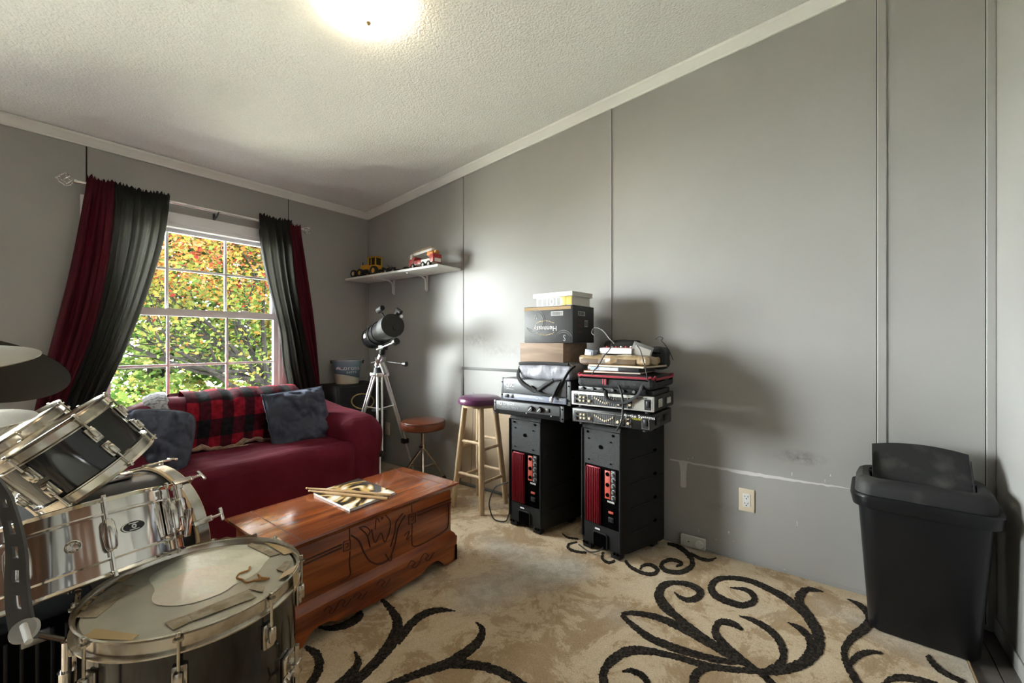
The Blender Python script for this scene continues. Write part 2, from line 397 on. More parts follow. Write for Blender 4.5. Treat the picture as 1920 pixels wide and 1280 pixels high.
# ================================================================== WINDOW
gm = bpy.data.materials.new('window_glass'); gm.use_nodes = True; MATS['glass'] = gm
N, L = nodes_of(gm); N.remove(N['Principled BSDF'])
tb = N.new('ShaderNodeBsdfTransparent'); tb.inputs['Color'].default_value = (.95, .97, .96, 1)
gb = N.new('ShaderNodeBsdfGlossy'); gb.inputs['Roughness'].default_value = .02
fr = N.new('ShaderNodeFresnel'); fr.inputs['IOR'].default_value = 1.3
mx = N.new('ShaderNodeMixShader'); L.new(fr.outputs['Fac'], mx.inputs[0]); L.new(tb.outputs[0], mx.inputs[1]); L.new(gb.outputs[0], mx.inputs[2]); L.new(mx.outputs[0], N['Material Output'].inputs['Surface'])
def build_window(wdef, idx):
    x0, x1, z0, z1 = wdef
    win = struct(bpy.data.objects.new('window_%d' % idx, None)); C.objects.link(win); win.location = (x0, DY, z0)
    iw = Matrix.Translation((-x0, -DY, -z0))
    def wpart(name, b, m='vinyl', par=win): b.inv = iw; return obj(name, b, MATS[m], par)
    ca = .058
    for nm, a, c in (('casing', (x0 - .085, DY - .012, z0 - .06), (x0 + .004, DY, z1 + .065)), ('casing', (x1 - .004, DY - .012, z0 - .06), (x1 + .048, DY, z1 + .065)),
                     ('casing', (x0 - .085, DY - .014, z1 - .004), (x1 + .048, DY, z1 + .065)), ('sill', (x0 - .09, DY - .03, z0 - .03), (x1 + .06, DY + .05, z0))):
        wpart(nm, B().box2(a, c, .003))
    wpart('window_frame', B().box2((x0, DY, z0), (x0 + .022, DY + .12, z1)).box2((x1 - .022, DY, z0), (x1, DY + .12, z1)).box2((x0, DY, z1 - .03), (x1, DY + .12, z1)).box2((x0, DY, z0), (x1, DY + .12, z0 + .025)))
    wpart('blind_headrail', B().box2((x0 + .01, DY + .004, z1 - .028), (x1 - .01, DY + .03, z1 + .002), .004))
    def sash(y, za, zb, zbar, xs, top, bot):
        s_ = wpart('sash', B().box2((x0 + .02, y, za), (x0 + .055, y + .03, zb)).box2((x1 - .055, y, za), (x1 - .02, y + .03, zb))
                   .box2((x0 + .02, y - .002, zb - top), (x1 - .02, y + .03, zb)).box2((x0 + .02, y, za), (x1 - .02, y + .03, za + bot)))
        gx0, gx1, gz0, gz1 = x0 + .055, x1 - .055, za + bot, zb - top
        bw = .0085
        for x in xs: wpart('muntin', B().box2((x - bw, y + .006, gz0), (x + bw, y + .022, gz1), .003), par=s_)
        wpart('muntin', B().box2((gx0, y + .007, zbar - bw), (gx1, y + .021, zbar + bw), .003), par=s_)
        cx = [gx0, *xs, gx1]; cz = [gz0, zbar, gz1]
        for i in range(len(cx) - 1):
            for j in range(2): wpart('pane', B().box2((cx[i], y + .012, cz[j]), (cx[i + 1], y + .015, cz[j + 1])), 'glass', s_)
        return s_
    sash(DY + .065, 1.30, z1 - .02, 1.622, (x0 + .347, x0 + .70), .035, .04)
    s2 = sash(DY + .03, z0 + .02, 1.345, .957, (x0 + .345, x0 + .698), .05, .04)
    wpart('sash_lock', B().box2((x0 + .78, DY + .022, 1.345), (x0 + .84, DY + .05, 1.353), .002).cyl((x0 + .81, DY + .036, 1.35), (x0 + .81, DY + .036, 1.36), .01, seg=12), par=s2)
build_window(WIN, 1); build_window(WIN2, 2)

# ================================================================== OUTDOORS
M('bark', (.006, .0055, .005), .95, var=((.010, .009, .008), 14, 4, .4, .65), spec=0)
gr = obj('lawn', B().box2((-14, DY + .13, -.75), (22, 40, -.55)), M('lawn', (.36, .35, .27), .95, var=((.40, .36, .26), 3, 5, .4, .6)), ang=0)
tag(gr, 'pale dry lawn outside the window', 'lawn'); gr['kind'] = 'stuff'
LEAF = .10                     # leaves reflect little next to the open sky
def leaf_mats(cols, tag_):
    return [M('leaf_%s_%d' % (tag_, i), tuple(x * LEAF for x in c), .6, trans=.5, spec=0) for i, c in enumerate(cols)]
warm = [(.52, .12, .05), (.62, .26, .06), (.68, .46, .10), (.40, .06, .05), (.66, .36, .16), (.45, .46, .08)]
green = [(.13, .24, .05), (.23, .34, .08), (.36, .42, .11), (.07, .15, .03), (.46, .34, .10)]
allm = leaf_mats(warm, 'warm') + leaf_mats(green, 'green')
def branch(b, p0, d, ln, r, depth, ends, rng):
    pts = [Vector(p0)]; dd = Vector(d).normalized(); n = 5
    for i in range(n):
        dd = (dd + Vector((rng.uniform(-.16, .16), rng.uniform(-.16, .16), rng.uniform(-.08, .14)))).normalized(); pts.append(pts[-1] + dd * ln / n)
    rr = [r * (1 - .55 * i / n) for i in range(n + 1)]
    b.tube(pts, rr, 6 if r > .015 else 4)
    if depth == 0: ends.append((pts[-1], dd)); ends.append((pts[3], dd)); return
    for k in range(3 if depth > 1 else 3):
        i = rng.choice((2, 3, 4, 5)); nd = (dd + Vector((rng.uniform(-.8, .8), rng.uniform(-.6, .6), rng.uniform(-.35, .75)))).normalized()
        branch(b, pts[i], nd, ln * rng.uniform(.55, .75), rr[i] * .6, depth - 1, ends, rng)
def leaves(name, parent, ivm, spots, count, size, spread, pick, rng):
    b = B(ivm); bm = b.bm
    for _ in range(count):
        c = rng.choice(spots); p = Vector(c) + Vector((rng.gauss(0, spread), rng.gauss(0, spread), rng.gauss(0, spread * .6)))
        if p.y < DY + .9 or p.z < -.42: continue
        q = Matrix.Rotation(rng.uniform(0, 6.3), 3, 'Z') @ Matrix.Rotation(rng.gauss(.6, .5), 3, 'X') @ Matrix.Rotation(rng.uniform(0, 6.3), 3, 'Z')
        s_ = size * rng.uniform(.6, 1.3); mi = pick(p, rng)
        # a five-lobed leaf: centre fold and pointed lobes
        pr = [(0, -.5), (.22, -.12), (.55, -.05), (.28, .16), (.34, .5), (0, .72), (-.34, .5), (-.28, .16), (-.55, -.05), (-.22, -.12)]
        vv = [bm.verts.new(p + q @ Vector((x * s_, y * s_, abs(x) * .25 * s_))) for x, y in pr]
        f = bm.faces.new(vv[:6]); f.material_index = mi
        f = bm.faces.new([vv[0], *vv[5:]]); f.material_index = mi
    o = obj(name, b, None, parent, 0, mats=allm); o['kind'] = 'stuff'; return o
def pick_main(p, rng):
    t = (p.z - .9) / 1.7 + rng.gauss(0, .22)
    return rng.choice((0, 1, 2, 2, 4, 4, 5, 1, 3)) if t > .55 else (rng.choice((5, 2, 7, 8, 1)) if t > .3 else rng.choice((6, 7, 8, 7, 9, 8, 10)))
rng = random.Random(11)
tp = ony(505, 760, 6.6); tp.z = -.55
tree = thing('maple_tree', 'autumn maple with green to red leaves and dark spreading branches outside the window', 'tree', tp)
b = B(inv(tree)); ends = []
base = Vector((tp.x, tp.y, .35))
b.tube([(tp.x, tp.y, -.55), (tp.x + .02, tp.y, .0), base], [.12, .10, .085], 10)
for d, ln, r in (((-.9, -.1, .45), 1.7, .045), ((-.8, -.35, .75), 1.6, .04), ((-.95, -.2, .18), 1.8, .04), ((-.5, .1, 1.0), 1.6, .045), ((-.1, -.2, 1.1), 1.5, .045), ((.3, -.1, 1.0), 1.4, .04), ((-.9, -.5, .3), 1.7, .035), ((.8, .1, .7), 1.4, .035), ((-.7, .4, .55), 1.7, .04), ((-.95, -.3, -.02), 1.5, .03), ((-1, .1, .62), 1.9, .04)):
    branch(b, base + Vector((0, 0, rng.uniform(-.1, .35))), d, ln, r, 2, ends, rng)
obj('branches', b, MATS['bark'], tree)
sp = [e[0] for e in ends]
for _ in range(260): # crown that arches over the view, well above the ground
    sp.append(Vector((rng.uniform(1.0, 4.3), rng.uniform(5.3, 7.6), rng.uniform(.1, 3.4))))
leaves('foliage', tree, inv(tree), sp, 19000, .047, .19, pick_main, rng)
up_ = [Vector((rng.uniform(.9, 6.5), rng.uniform(5.0, 10.5), rng.uniform(3.3, 5.2))) for _ in range(420)]  # unseen canopy added overhead to keep skylight off the leaves below
leaves('shading_canopy', tree, inv(tree), up_, 7000, .20, .30, pick_main, rng)
def back_tree(x, y, h, rx, label, cnt, pal, seed, size=.16):
    rg = random.Random(seed); t = thing('garden_tree', label, 'tree', (x, y, -.55), group='garden trees beyond the maple')
    bb = B(inv(t)); en = []
    bb.tube([(x, y, -.55), (x + .05, y, h * .25), (x, y + .05, h * .5)], [.16, .13, .08], 8)
    for k in range(7): branch(bb, (x, y, rg.uniform(.1, h * .45)), (rg.uniform(-1, 1), rg.uniform(-1, 1), rg.uniform(.2, 1)), rx * 1.0, .05, 1, en, rg)
    obj('branches', bb, MATS['bark'], t)
    s_ = [Vector((x + rg.gauss(0, rx * .5), y + rg.gauss(0, rx * .5), rg.uniform(-.3, h))) for _ in range(260)] + [e[0] for e in en]
    leaves('foliage', t, inv(t), s_, cnt, size, .35, lambda p, r_: r_.choice(pal), rg)
back_tree(2.3, 10.2, 3.4, 1.5, 'green leafy tree standing farthest left of those behind the maple', 5200, (6, 7, 8, 9, 7), 21)
back_tree(4.4, 11.0, 4.2, 1.7, 'tall yellow green tree standing behind the maple near its trunk', 5600, (7, 8, 2, 6, 10), 22)
back_tree(6.3, 11.6, 4.6, 1.6, 'orange tinged tree standing farthest right of those behind the maple', 5200, (1, 4, 8, 2, 7), 23)

# ================================================================== CEILING LAMP
lx, ly = 1.045, 1.545; lz = ceil_z(ly)
lamp = thing('ceiling_lamp', 'round white glass bowl lamp lit on the ceiling', 'lamp', (lx, ly, lz), rot=Matrix.Rotation(-math.atan(.0984), 3, 'X'))
obj('canopy', B().lathe([(.0, 0), (.15, 0), (.152, -.012), (.145, -.02), (0, -.02)], 48), MATS['white_trim'], lamp)
lm = M('lamp_glass', (.9, .88, .82), .3, emit=(1.0, .82, .58, LAMP_STRENGTH))
obj('glass_shade', B().lathe([(.150, -.012), (.168, -.014), (.172, -.022), (.168, -.038), (.150, -.058), (.118, -.078), (.075, -.092), (.035, -.098), (0, -.1)], 56), lm, lamp)
obj('finial', B().lathe([(0, -.098), (.010, -.099), (.011, -.106), (.006, -.112), (.0, -.116)], 16), M('brass', (.45, .33, .18), .4, .8), lamp)

# ================================================================== CURTAINS
def curtain(name, lab, mat, yb, left, right, n_pl, amp, seed, zbot):
    rg = random.Random(seed)
    Ls = catmull([ony(u, v, yb) for u, v in left], 6); Rs = catmull([ony(u, v, yb) for u, v in right], 6)
    def at(path, z):
        for a, c in zip(path[:-1], path[1:]):
            if (a.z - z) * (c.z - z) <= 0 and abs(a.z - c.z) > 1e-6: t = (a.z - z) / (a.z - c.z); return a.x + (c.x - a.x) * t
        return path[0].x if z > path[0].z else path[-1].x
    zt = max(Ls[0].z, Rs[0].z)
    ph = rg.uniform(0, 6)
    def fn(s, t):
        z = zt + (zbot - zt) * t
        xl, xr = at(Ls, z), at(Rs, z)
        f = s + .25 / n_pl * math.sin(2.3 * s * n_pl + ph) * .6
        a = amp * (.55 + .6 * math.sin(s * 5 + ph) ** 2) * (.8 if t < .05 else 1)
        head = math.exp(-(t / .035) ** 2)
        w = math.sin(2 * PI * n_pl * f + ph + .9 * t * math.sin(3 * s + ph)) * a + .35 * a * math.sin(2 * PI * n_pl * 2.3 * f + 2 * t)
        ruff = head * .012 * math.sin(2 * PI * n_pl * 3.1 * s + ph)
        yy = yb - .012 + w + ruff
        if t < .075: yy = min(yy, yb - .0145)
        return (xl + (xr - xl) * s + .3 * a * math.cos(2 * PI * n_pl * f + ph), yy, z + head * .010 * math.sin(2 * PI * n_pl * 2.6 * s) + .006 * (1 - t) * math.sin(9 * s))
    b = B(); b.grid(fn, max(40, n_pl * 10), 60)
    o = obj(name, b, MATS[mat], None, 0)
    for p in o.data.polygons: p.use_smooth = True
    return o
M('burgundy_curtain', (.07, .004, .011), .75, trans=.16, bump=(300, .15), spec=.25)
M('black_curtain', (.008, .008, .0078), .65, trans=(.16, (.075, .073, .062)), bump=(300, .15), spec=.2)
YC = DY - .085
c1 = curtain('curtain', '', 'burgundy_curtain', YC, [(163, 333), (152, 400), (132, 500), (110, 590), (88, 670), (66, 760), (50, 830)], [(214, 343), (208, 450), (190, 560), (168, 640), (140, 710), (112, 780), (95, 840)], 4, .020, 1, .50)
tag(c1, 'burgundy curtain panel hanging at the far left of the window', 'curtain', 'curtain panels')
c2 = curtain('curtain', '', 'black_curtain', YC, [(206, 343), (200, 450), (182, 560), (160, 640), (132, 710), (104, 780), (85, 840)], [(316, 367), (307, 440), (288, 510), (262, 585), (232, 660), (197, 735), (160, 810)], 6, .018, 2, .50)
tag(c2, 'sheer black curtain panel drawn aside left of the window panes', 'curtain', 'curtain panels')
c3 = curtain('curtain', '', 'black_curtain', YC, [(485, 402), (491, 470), (506, 545), (523, 615), (530, 680), (540, 735), (545, 800)], [(545, 419), (553, 520), (565, 600), (581, 665), (592, 720), (594, 760), (596, 800)], 4, .018, 4, .62)
tag(c3, 'black curtain panel hanging right of the window panes', 'curtain', 'curtain panels')
c4 = curtain('curtain', '', 'burgundy_curtain', YC, [(541, 422), (549, 520), (560, 600), (574, 660), (586, 715), (588, 760), (590, 800)], [(560, 424), (572, 500), (584, 580), (591, 640), (598, 722), (599, 760), (600, 800)], 2, .012, 5, .62)
tag(c4, 'narrow burgundy curtain panel nearest the corner shelf', 'curtain', 'curtain panels')
zr = 2.043; yr = YC
rod = thing('curtain_rod', 'chrome curtain rod with open twisted finials above the window', 'curtain rod', (1.1, yr, zr))
ir = inv(rod)
obj('rod', B(ir).cyl((.44, yr, zr), (1.745, yr, zr), .011, seg=14), MATS['chrome'], rod)
for sx, xe in ((-1, .44), (1, 1.745)):
    b = B(ir); b.cyl((xe, yr, zr), (xe + sx * .012, yr, zr), .015, seg=14)
    cx = xe + sx * .045
    for k in range(6):
        pts = []
        for j in range(13):
            t = j / 12; a = 2 * PI * k / 6 + 2.0 * t; rr = .032 * math.sin(PI * t) + .003
            pts.append((cx + sx * (t - .5) * .066, yr + rr * math.cos(a), zr + rr * math.sin(a)))
        b.tube(pts, .0028, 6)
    b.ball((cx + sx * .036, yr, zr), .005)
    obj('finial', b, MATS['chrome'], rod)
for xx in (.50, 1.15, 1.70):
    obj('bracket', B(ir).box2((xx - .008, DY - .006, zr - .06), (xx + .008, DY, zr + .0)).tube([(xx, DY - .003, zr - .04), (xx, DY - .05, zr - .035), (xx, yr, zr - .012)], .006, 6).tube([(xx, yr - .013, zr - .004), (xx, yr, zr - .014), (xx, yr + .013, zr - .004), (xx, yr + .013, zr + .012)], .005, 6), MATS['black_plastic'], rod)
# ================================================================== RUG
rm = bpy.data.materials.new('rug_pile'); rm.use_nodes = True; MATS['rug'] = rm
N, L = nodes_of(rm); b_ = N['Principled BSDF']; b_.inputs['Roughness'].default_value = .95; b_.inputs['Specular IOR Level'].default_value = .15
geo = N.new('ShaderNodeNewGeometry')
def nz(scale, det, rough=.6, dist=0):
    n = N.new('ShaderNodeTexNoise'); n.inputs['Scale'].default_value = scale; n.inputs['Detail'].default_value = det; n.inputs['Roughness'].default_value = rough; n.inputs['Distortion'].default_value = dist
    L.new(geo.outputs['Position'], n.inputs['Vector']); return n
def ramp(n, *stops):
    r = N.new('ShaderNodeValToRGB'); e = r.color_ramp.elements
    e[0].position, e[0].color = stops[0][0], (*stops[0][1], 1); e[1].position, e[1].color = stops[-1][0], (*stops[-1][1], 1)
    for p, c in stops[1:-1]: q = e.new(p); q.color = (*c, 1)
    L.new(n.outputs['Fac'], r.inputs['Fac']); return r
def mixc(f, a, c):
    m = N.new('ShaderNodeMix'); m.data_type = 'RGBA'; L.new(f, m.inputs[0]); L.new(a, m.inputs[6]); L.new(c, m.inputs[7]); return m.outputs[2]
big = nz(4.6, 12, .80, .5)
base = ramp(big, (.42, (.44, .31, .185)), (.488, (.48, .35, .22)), (.502, (.62, .485, .33)), (.60, (.68, .55, .39)))
cool = ramp(nz(1.3, 2), (.50, (.0, 0, 0)), (.66, (1, 1, 1)))
cold = ramp(nz(16, 6, .7), (.42, (.48, .43, .36)), (.58, (.62, .575, .50)))
c1_ = mixc(cool.outputs['Color'], base.outputs['Color'], cold.outputs['Color'])
fib = ramp(nz(240, 2), (.3, (.55, .55, .55)), (.7, (1.12, 1.12, 1.12)))
mm = N.new('ShaderNodeMix'); mm.data_type = 'RGBA'; mm.blend_type = 'MULTIPLY'; mm.inputs[0].default_value = .55
L.new(c1_, mm.inputs[6]); L.new(fib.outputs['Color'], mm.inputs[7]); L.new(mm.outputs[2], b_.inputs['Base Color'])
nb = nz(260, 3); bp = N.new('ShaderNodeBump'); bp.inputs['Strength'].default_value = .5; bp.inputs['Distance'].default_value = .01
L.new(nb.outputs['Fac'], bp.inputs['Height']); L.new(bp.outputs['Normal'], b_.inputs['Normal'])
RZ = .012; PZ = .0094
rug = thing('area_rug', 'tan marbled area rug with dark brown scroll pattern under the chest and speakers', 'rug', (1.0, 1.5, 0))
obj('pile', B(inv(rug)).box2((-.75, -.377, .0), (WX - .012, 3.50, PZ), .004), MATS['rug'], rug, 0)
obj('binding', B(inv(rug)).box2((-.75, -.381, .0), (WX - .012, -.3765, PZ + .001), .001), M('rug_binding', (.30, .2, .11), .9), rug, 0)
M('rug_dark', (.016, .013, .011), .95, var=((.06, .048, .038), 130, 3, .42, .66), bump=(260, .6), spec=.1)
def ZA(p): return (560 + p[0] / 2.8235, 1000 + p[1] / 2.8235, p[2] / 2.8235)
def ZB(p): return (1100 + p[0] / 3.5556, 1000 + p[1] / 3.5556, p[2] / 3.5556)
def ZC(p): return (1560 + p[0] / 2.561, 780 + p[1] / 2.561, p[2] / 2.561)
def ZD(p): return (840 + p[0] / 3.88, 740 + p[1] / 3.88, p[2] / 3.88)
strokes = [
 (ZA, [(430,338,14),(490,400,38),(525,470,54),(500,560,60),(440,640,55),(370,715,50),(290,791,48),(200,870,45)]),
 (ZA, [(832,407,4),(740,402,28),(660,425,38),(600,470,42),(555,525,46),(515,575,40)]),
 (ZA, [(938,466,6),(972,510,34),(950,570,46),(880,630,52),(800,680,55),(700,715,46),(600,750,40),(480,800,36),(360,860,34)]),
 (ZA, [(800,685,44),(900,690,48),(1000,705,46),(1100,745,46),(1180,795,42),(1270,870,40)]),
 (ZA, [(294,620,4),(316,670,34),(290,725,46),(230,785,50),(140,870,50)]),
 (ZA, [(35,597,16),(90,632,46),(110,690,48),(85,760,42),(30,830,40)]),
 (ZA, [(300,388,22),(322,430,40),(260,475,40),(180,497,28),(105,494,12)]),
 (ZB, [(585,388,8),(620,420,22),(680,440,34),(745,420,46),(755,380,46),(690,340,36),(590,325,30),(510,345,50),(482,410,60),(520,480,66),(600,550,46),(720,640,40),(850,735,42),(1000,830,40),(1150,915,36)]),
 (ZB, [(232,537,26),(300,526,30),(430,545,40),(560,590,48),(700,660,54),(840,740,54),(960,820,36),(1040,866,16)]),
 (ZB, [(232,537,26),(310,610,38),(420,690,46),(560,750,52),(720,800,46),(880,840,42),(1040,864,16)]),
 (ZB, [(240,915,10),(300,910,34),(370,945,42),(412,1000,40),(420,1060,36)]),
 (ZB, [(150,1060,60),(118,1000,60),(112,920,52),(170,840,62),(260,785,62),(370,775,52),(500,795,40),(640,830,38),(760,865,42),(900,893,42),(1050,908,36),(1160,915,30)]),
 (ZB, [(730,1060,60),(715,996,60),(725,940,60),(775,900,50),(870,890,30)]),
 (ZB, [(1150,910,40),(1200,960,42),(1250,1010,42),(1300,1070,40)]),
 (ZB, [(1140,915,30),(1240,915,50),(1350,895,60),(1450,860,70),(1530,790,76),(1548,700,76),(1520,620,70),(1470,540,66),(1420,470,56),(1425,405,60),(1480,370,34),(1582,386,4)]),
 (ZB, [(1440,520,46),(1330,430,46),(1200,360,38),(1080,310,32),(950,292,28),(860,310,40),(830,360,46),(860,410,46),(940,450,42),(1040,475,38),(1115,450,42),(1112,410,36),(1060,372,26),(950,357,5)]),
 (ZB, [(1015,544,5),(1120,580,32),(1220,640,42),(1290,720,48),(1312,800,50),(1280,870,50),(1190,914,38)]),
 (ZB, [(1340,588,4),(1420,630,34),(1480,690,46),(1492,760,50),(1440,840,50),(1340,894,40)]),
 (ZB, [(1040,640,16),(980,600,40),(900,585,42),(860,620,46),(862,670,50),(905,722,46),(985,792,40),(1080,870,40),(1155,922,34)]),
 (ZB, [(357,238,6),(372,213,18),(420,205,22),(472,235,24),(448,266,24),(380,262,22),(300,225,20),(258,180,16)]),
 (ZB, [(596,216,12),(632,200,22),(600,178,22),(540,175,24),(497,205,26),(530,245,28),(620,255,30),(690,225,34),(705,180,32),(660,120,30),(600,80,26),(540,65,16)]),
 (ZB, [(690,128,16),(760,165,22),(820,175,20),(862,159,5)]),
 (ZB, [(108,120,14),(106,165,16),(145,192,18),(190,180,16)]),
 (ZC, [(74,876,4),(140,910,24),(176,960,30),(165,1005,46),(110,1050,42),(66,1100,36),(60,1150,32),(90,1220,36),(140,1300,36)]),
 (ZC, [(242,1135,5),(180,1130,24),(120,1150,30),(80,1195,30)]),
 (ZC, [(458,1148,20),(490,1190,26),(550,1235,24),(640,1277,20)]),
 (ZC, [(230,1300,30),(300,1255,30),(400,1260,30),(510,1290,26)]),
 (ZD, [(938,1068,10),(882,1083,14),(874,1110,16),(920,1135,18),(1010,1147,16)]),
 (ZD, [(832,1008,8),(875,1036,12),(945,1046,12)]),
]
rg = random.Random(5)
for si, (zf, pts) in enumerate(strokes):
    P3 = [Vector((*zf(p)[:2], zf(p)[2])) for p in pts]
    cv = catmull(P3, 14); b = B(inv(rug)); Lf, Rf = [], []
    for i, p in enumerate(cv):
        # stroke width on the ground from its width in the picture across its run
        t2 = (cv[min(i + 1, len(cv) - 1)] - cv[max(i - 1, 0)]); t2.z = 0
        if t2.length < 1e-6: t2 = Vector((1, 0, 0))
        t2.normalize(); nx, ny = -t2.y, t2.x; hw = max(p.z, 1) / 2
        a = onz(p.x + nx * hw, p.y + ny * hw, RZ); c = onz(p.x - nx * hw, p.y - ny * hw, RZ)
        j = .0028
        a += Vector((rg.uniform(-j, j), rg.uniform(-j, j), 0)); c += Vector((rg.uniform(-j, j), rg.uniform(-j, j), 0))
        Lf.append(a); Rf.append(c)
    n = len(Lf); hgt = .0014 + .00004 * si
    vs = [(*p.xy, PZ - .001) for p in Lf] + [(*p.xy, PZ + hgt) for p in Lf] + [(*p.xy, PZ + hgt) for p in Rf] + [(*p.xy, PZ - .001) for p in Rf]
    fs = []
    for i in range(n - 1):
        for k in range(3): fs.append((k * n + i, k * n + i + 1, (k + 1) * n + i + 1, (k + 1) * n + i))
    b._add(vs, fs); obj('scroll_motif', b, MATS['rug_dark'], rug, 0)

# ================================================================== SOFA
M('red_cover', (.105, .005, .016), .8, bump=(14, .35, 5), var=((.135, .009, .026), 6, 4, .3, .7), spec=.25)
sofa = thing('loveseat', 'loveseat in a wine red stretch slipcover below the window', 'sofa', (1.08, 2.95, 0))
iv = inv(sofa)
def wr_(w, n, a=.012, sc=5):
    return n * a * (noise.noise(w * sc) + .5 * noise.noise(w * sc * 2.3))
def seat_fn(w, n):
    d = wr_(w, n, .010, 4.5)
    if w.z > .35: d.z += .014 * math.sin((w.x - .6) * 3.0) - .03 * math.exp(-((w.y - 3.08) / .08) ** 2) + .01 * noise.noise(Vector((w.x * 3, w.y * 16, 1)))
    return d
obj('seat', B(iv).soft((1.08, 2.82, .246), (.55, .33, .216), .07, seat_fn, 30), MATS['red_cover'], sofa, 0)
def back_fn(w, n):
    d = wr_(w, n, .010, 4); e = abs(w.x - 1.12) / .62
    d.z += (-.11 * max(0, e - .55) ** 1.5 * 3 if w.z > .5 else 0); d.y += .10 * (w.z - .45); return d
obj('backrest', B(iv).soft((1.10, 3.17, .44), (.64, .17, .345), .13, back_fn, 28), MATS['red_cover'], sofa, 0)
for sx, cx in ((1, 1.70), (-1, .44)):
    def arm_fn(w, n, cx=cx, sx=sx):
        d = wr_(w, n, .010, 4)
        if w.z > .35: d.z += .10 * (w.y - 2.95); d.x += sx * .035 * math.exp(-((w.z - .5) / .12) ** 2) * (1 if (w.x - cx) * sx > 0 else .3)
        return d
    obj('arm', B(iv).soft((cx, 2.95, .336), (.155, .43, .304), .12, arm_fn, 22), MATS['red_cover'], sofa, 0)
# plaid throw: over the backrest and down its front
pm = bpy.data.materials.new('buffalo_plaid'); pm.use_nodes = True; MATS['plaid'] = pm
N, L = nodes_of(pm); b_ = N['Principled BSDF']; b_.inputs['Roughness'].default_value = .9; b_.inputs['Specular IOR Level'].default_value = .2
uv = N.new('ShaderNodeUVMap'); sp_ = N.new('ShaderNodeSeparateXYZ'); L.new(uv.outputs['UV'], sp_.inputs[0])
def band(sock, cnt, off=0):
    a = N.new('ShaderNodeMath'); a.operation = 'MULTIPLY_ADD'; a.inputs[1].default_value = cnt; a.inputs[2].default_value = off; L.new(sock, a.inputs[0])
    f = N.new('ShaderNodeMath'); f.operation = 'FRACT'; L.new(a.outputs[0], f.inputs[0])
    g_ = N.new('ShaderNodeMath'); g_.operation = 'GREATER_THAN'; g_.inputs[1].default_value = .5; L.new(f.outputs[0], g_.inputs[0]); return g_.outputs[0]
ba, bb2 = band(sp_.outputs[0], 5.5, .0), band(sp_.outputs[1], 4.0, .45)
ad = N.new('ShaderNodeMath'); ad.operation = 'ADD'; L.new(ba, ad.inputs[0]); L.new(bb2, ad.inputs[1])
hf = N.new('ShaderNodeMath'); hf.operation = 'MULTIPLY'; hf.inputs[1].default_value = .5; L.new(ad.outputs[0], hf.inputs[0])
r_ = N.new('ShaderNodeValToRGB'); r_.color_ramp.interpolation = 'CONSTANT'; e = r_.color_ramp.elements
e[0].position = 0; e[0].color = (.26, .008, .020, 1); e[1].position = .75; e[1].color = (.012, .012, .016, 1); q = e.new(.3); q.color = (.06, .006, .014, 1)
L.new(hf.outputs[0], r_.inputs[0])
tcn = N.new('ShaderNodeTexCoord'); nn = N.new('ShaderNodeTexNoise'); nn.inputs['Scale'].default_value = 40; nn.inputs['Detail'].default_value = 5; L.new(tcn.outputs['Object'], nn.inputs['Vector'])
mr = N.new('ShaderNodeMapRange'); mr.inputs[1].default_value = .35; mr.inputs[2].default_value = .7; mr.inputs[3].default_value = .65; mr.inputs[4].default_value = 1.35; L.new(nn.outputs['Fac'], mr.inputs[0])
m2 = N.new('ShaderNodeMix'); m2.data_type = 'RGBA'; m2.blend_type = 'MULTIPLY'; m2.inputs[0].default_value = 1; L.new(r_.outputs['Color'], m2.inputs[6]); L.new(mr.outputs[0], m2.inputs[7]); L.new(m2.outputs[2], b_.inputs['Base Color'])
bp = N.new('ShaderNodeBump'); bp.inputs['Strength'].default_value = .4; bp.inputs['Distance'].default_value = .01; L.new(nn.outputs['Fac'], bp.inputs['Height']); L.new(bp.outputs['Normal'], b_.inputs['Normal'])
throw = thing('plaid_throw', 'red and black buffalo plaid fleece throw draped over the loveseat back', 'blanket', (1.15, 3.05, .47))
prof_t = [(3.35, .55), (3.362, .655), (3.335, .748), (3.243, .787), (3.163, .787), (3.066, .748), (3.018, .655), (3.006, .55), (2.990, .472)]
pc = catmull([Vector((0, y, z)) for y, z in prof_t], 5)
def throw_fn(s, t, off=0):
    i = t * (len(pc) - 1); k = min(int(i), len(pc) - 2); p = pc[k].lerp(pc[k + 1], i - k); tg = (pc[k + 1] - pc[k]).normalized(); nr = Vector((0, -tg.z, tg.y))
    if nr.y > 0 and t > .3: nr = -nr
    if t <= .3 and nr.z < 0: nr = -nr
    xl = .73 + .12 * t + .06 * math.sin(t * 4); xr = 1.60 - .13 * t
    x = xl + (xr - xl) * s
    e = abs(x - 1.12) / .62
    f = .010 * math.sin(13 * s + 3 * t) + .012 * math.exp(-((s - .33 - .12 * t) / .035) ** 2) * t * 1.6 + .010 * noise.noise(Vector((x * 5, t * 4, 2)))
    z = p.z - (.11 * max(0, e - .55) ** 1.5 * 3 if p.z > .5 else 0)
    return Vector((x, p.y + .02 * 0, z)) + nr * (.014 + abs(f) + off)
obj('cloth', B(inv(throw)).grid(lambda s, t: throw_fn(s, t), 60, 50, uv=True), MATS['plaid'], throw, 0)
for p in throw.children[0].data.polygons: p.use_smooth = True
M('fleece', (.40, .27, .19), .98, bump=(60, 1.0, 4), var=((.26, .16, .11), 25, 4, .4, .65), sheen=.5)
tr = [throw_fn(s / 30, 1) + Vector((0, -.006, .004 + .014 * math.sin(s * .5) + .006 * math.sin(s * 1.9))) for s in range(31)]
tr = [throw_fn(0, .93) + Vector((-.012, 0, 0)), throw_fn(0, .97) + Vector((-.022, -.01, -.02))] + tr
obj('fleece_trim', B(inv(throw)).tube(tr, [.013 + .004 * math.sin(i * 1.3) for i in range(len(tr))], 10), MATS['fleece'], throw, 0)
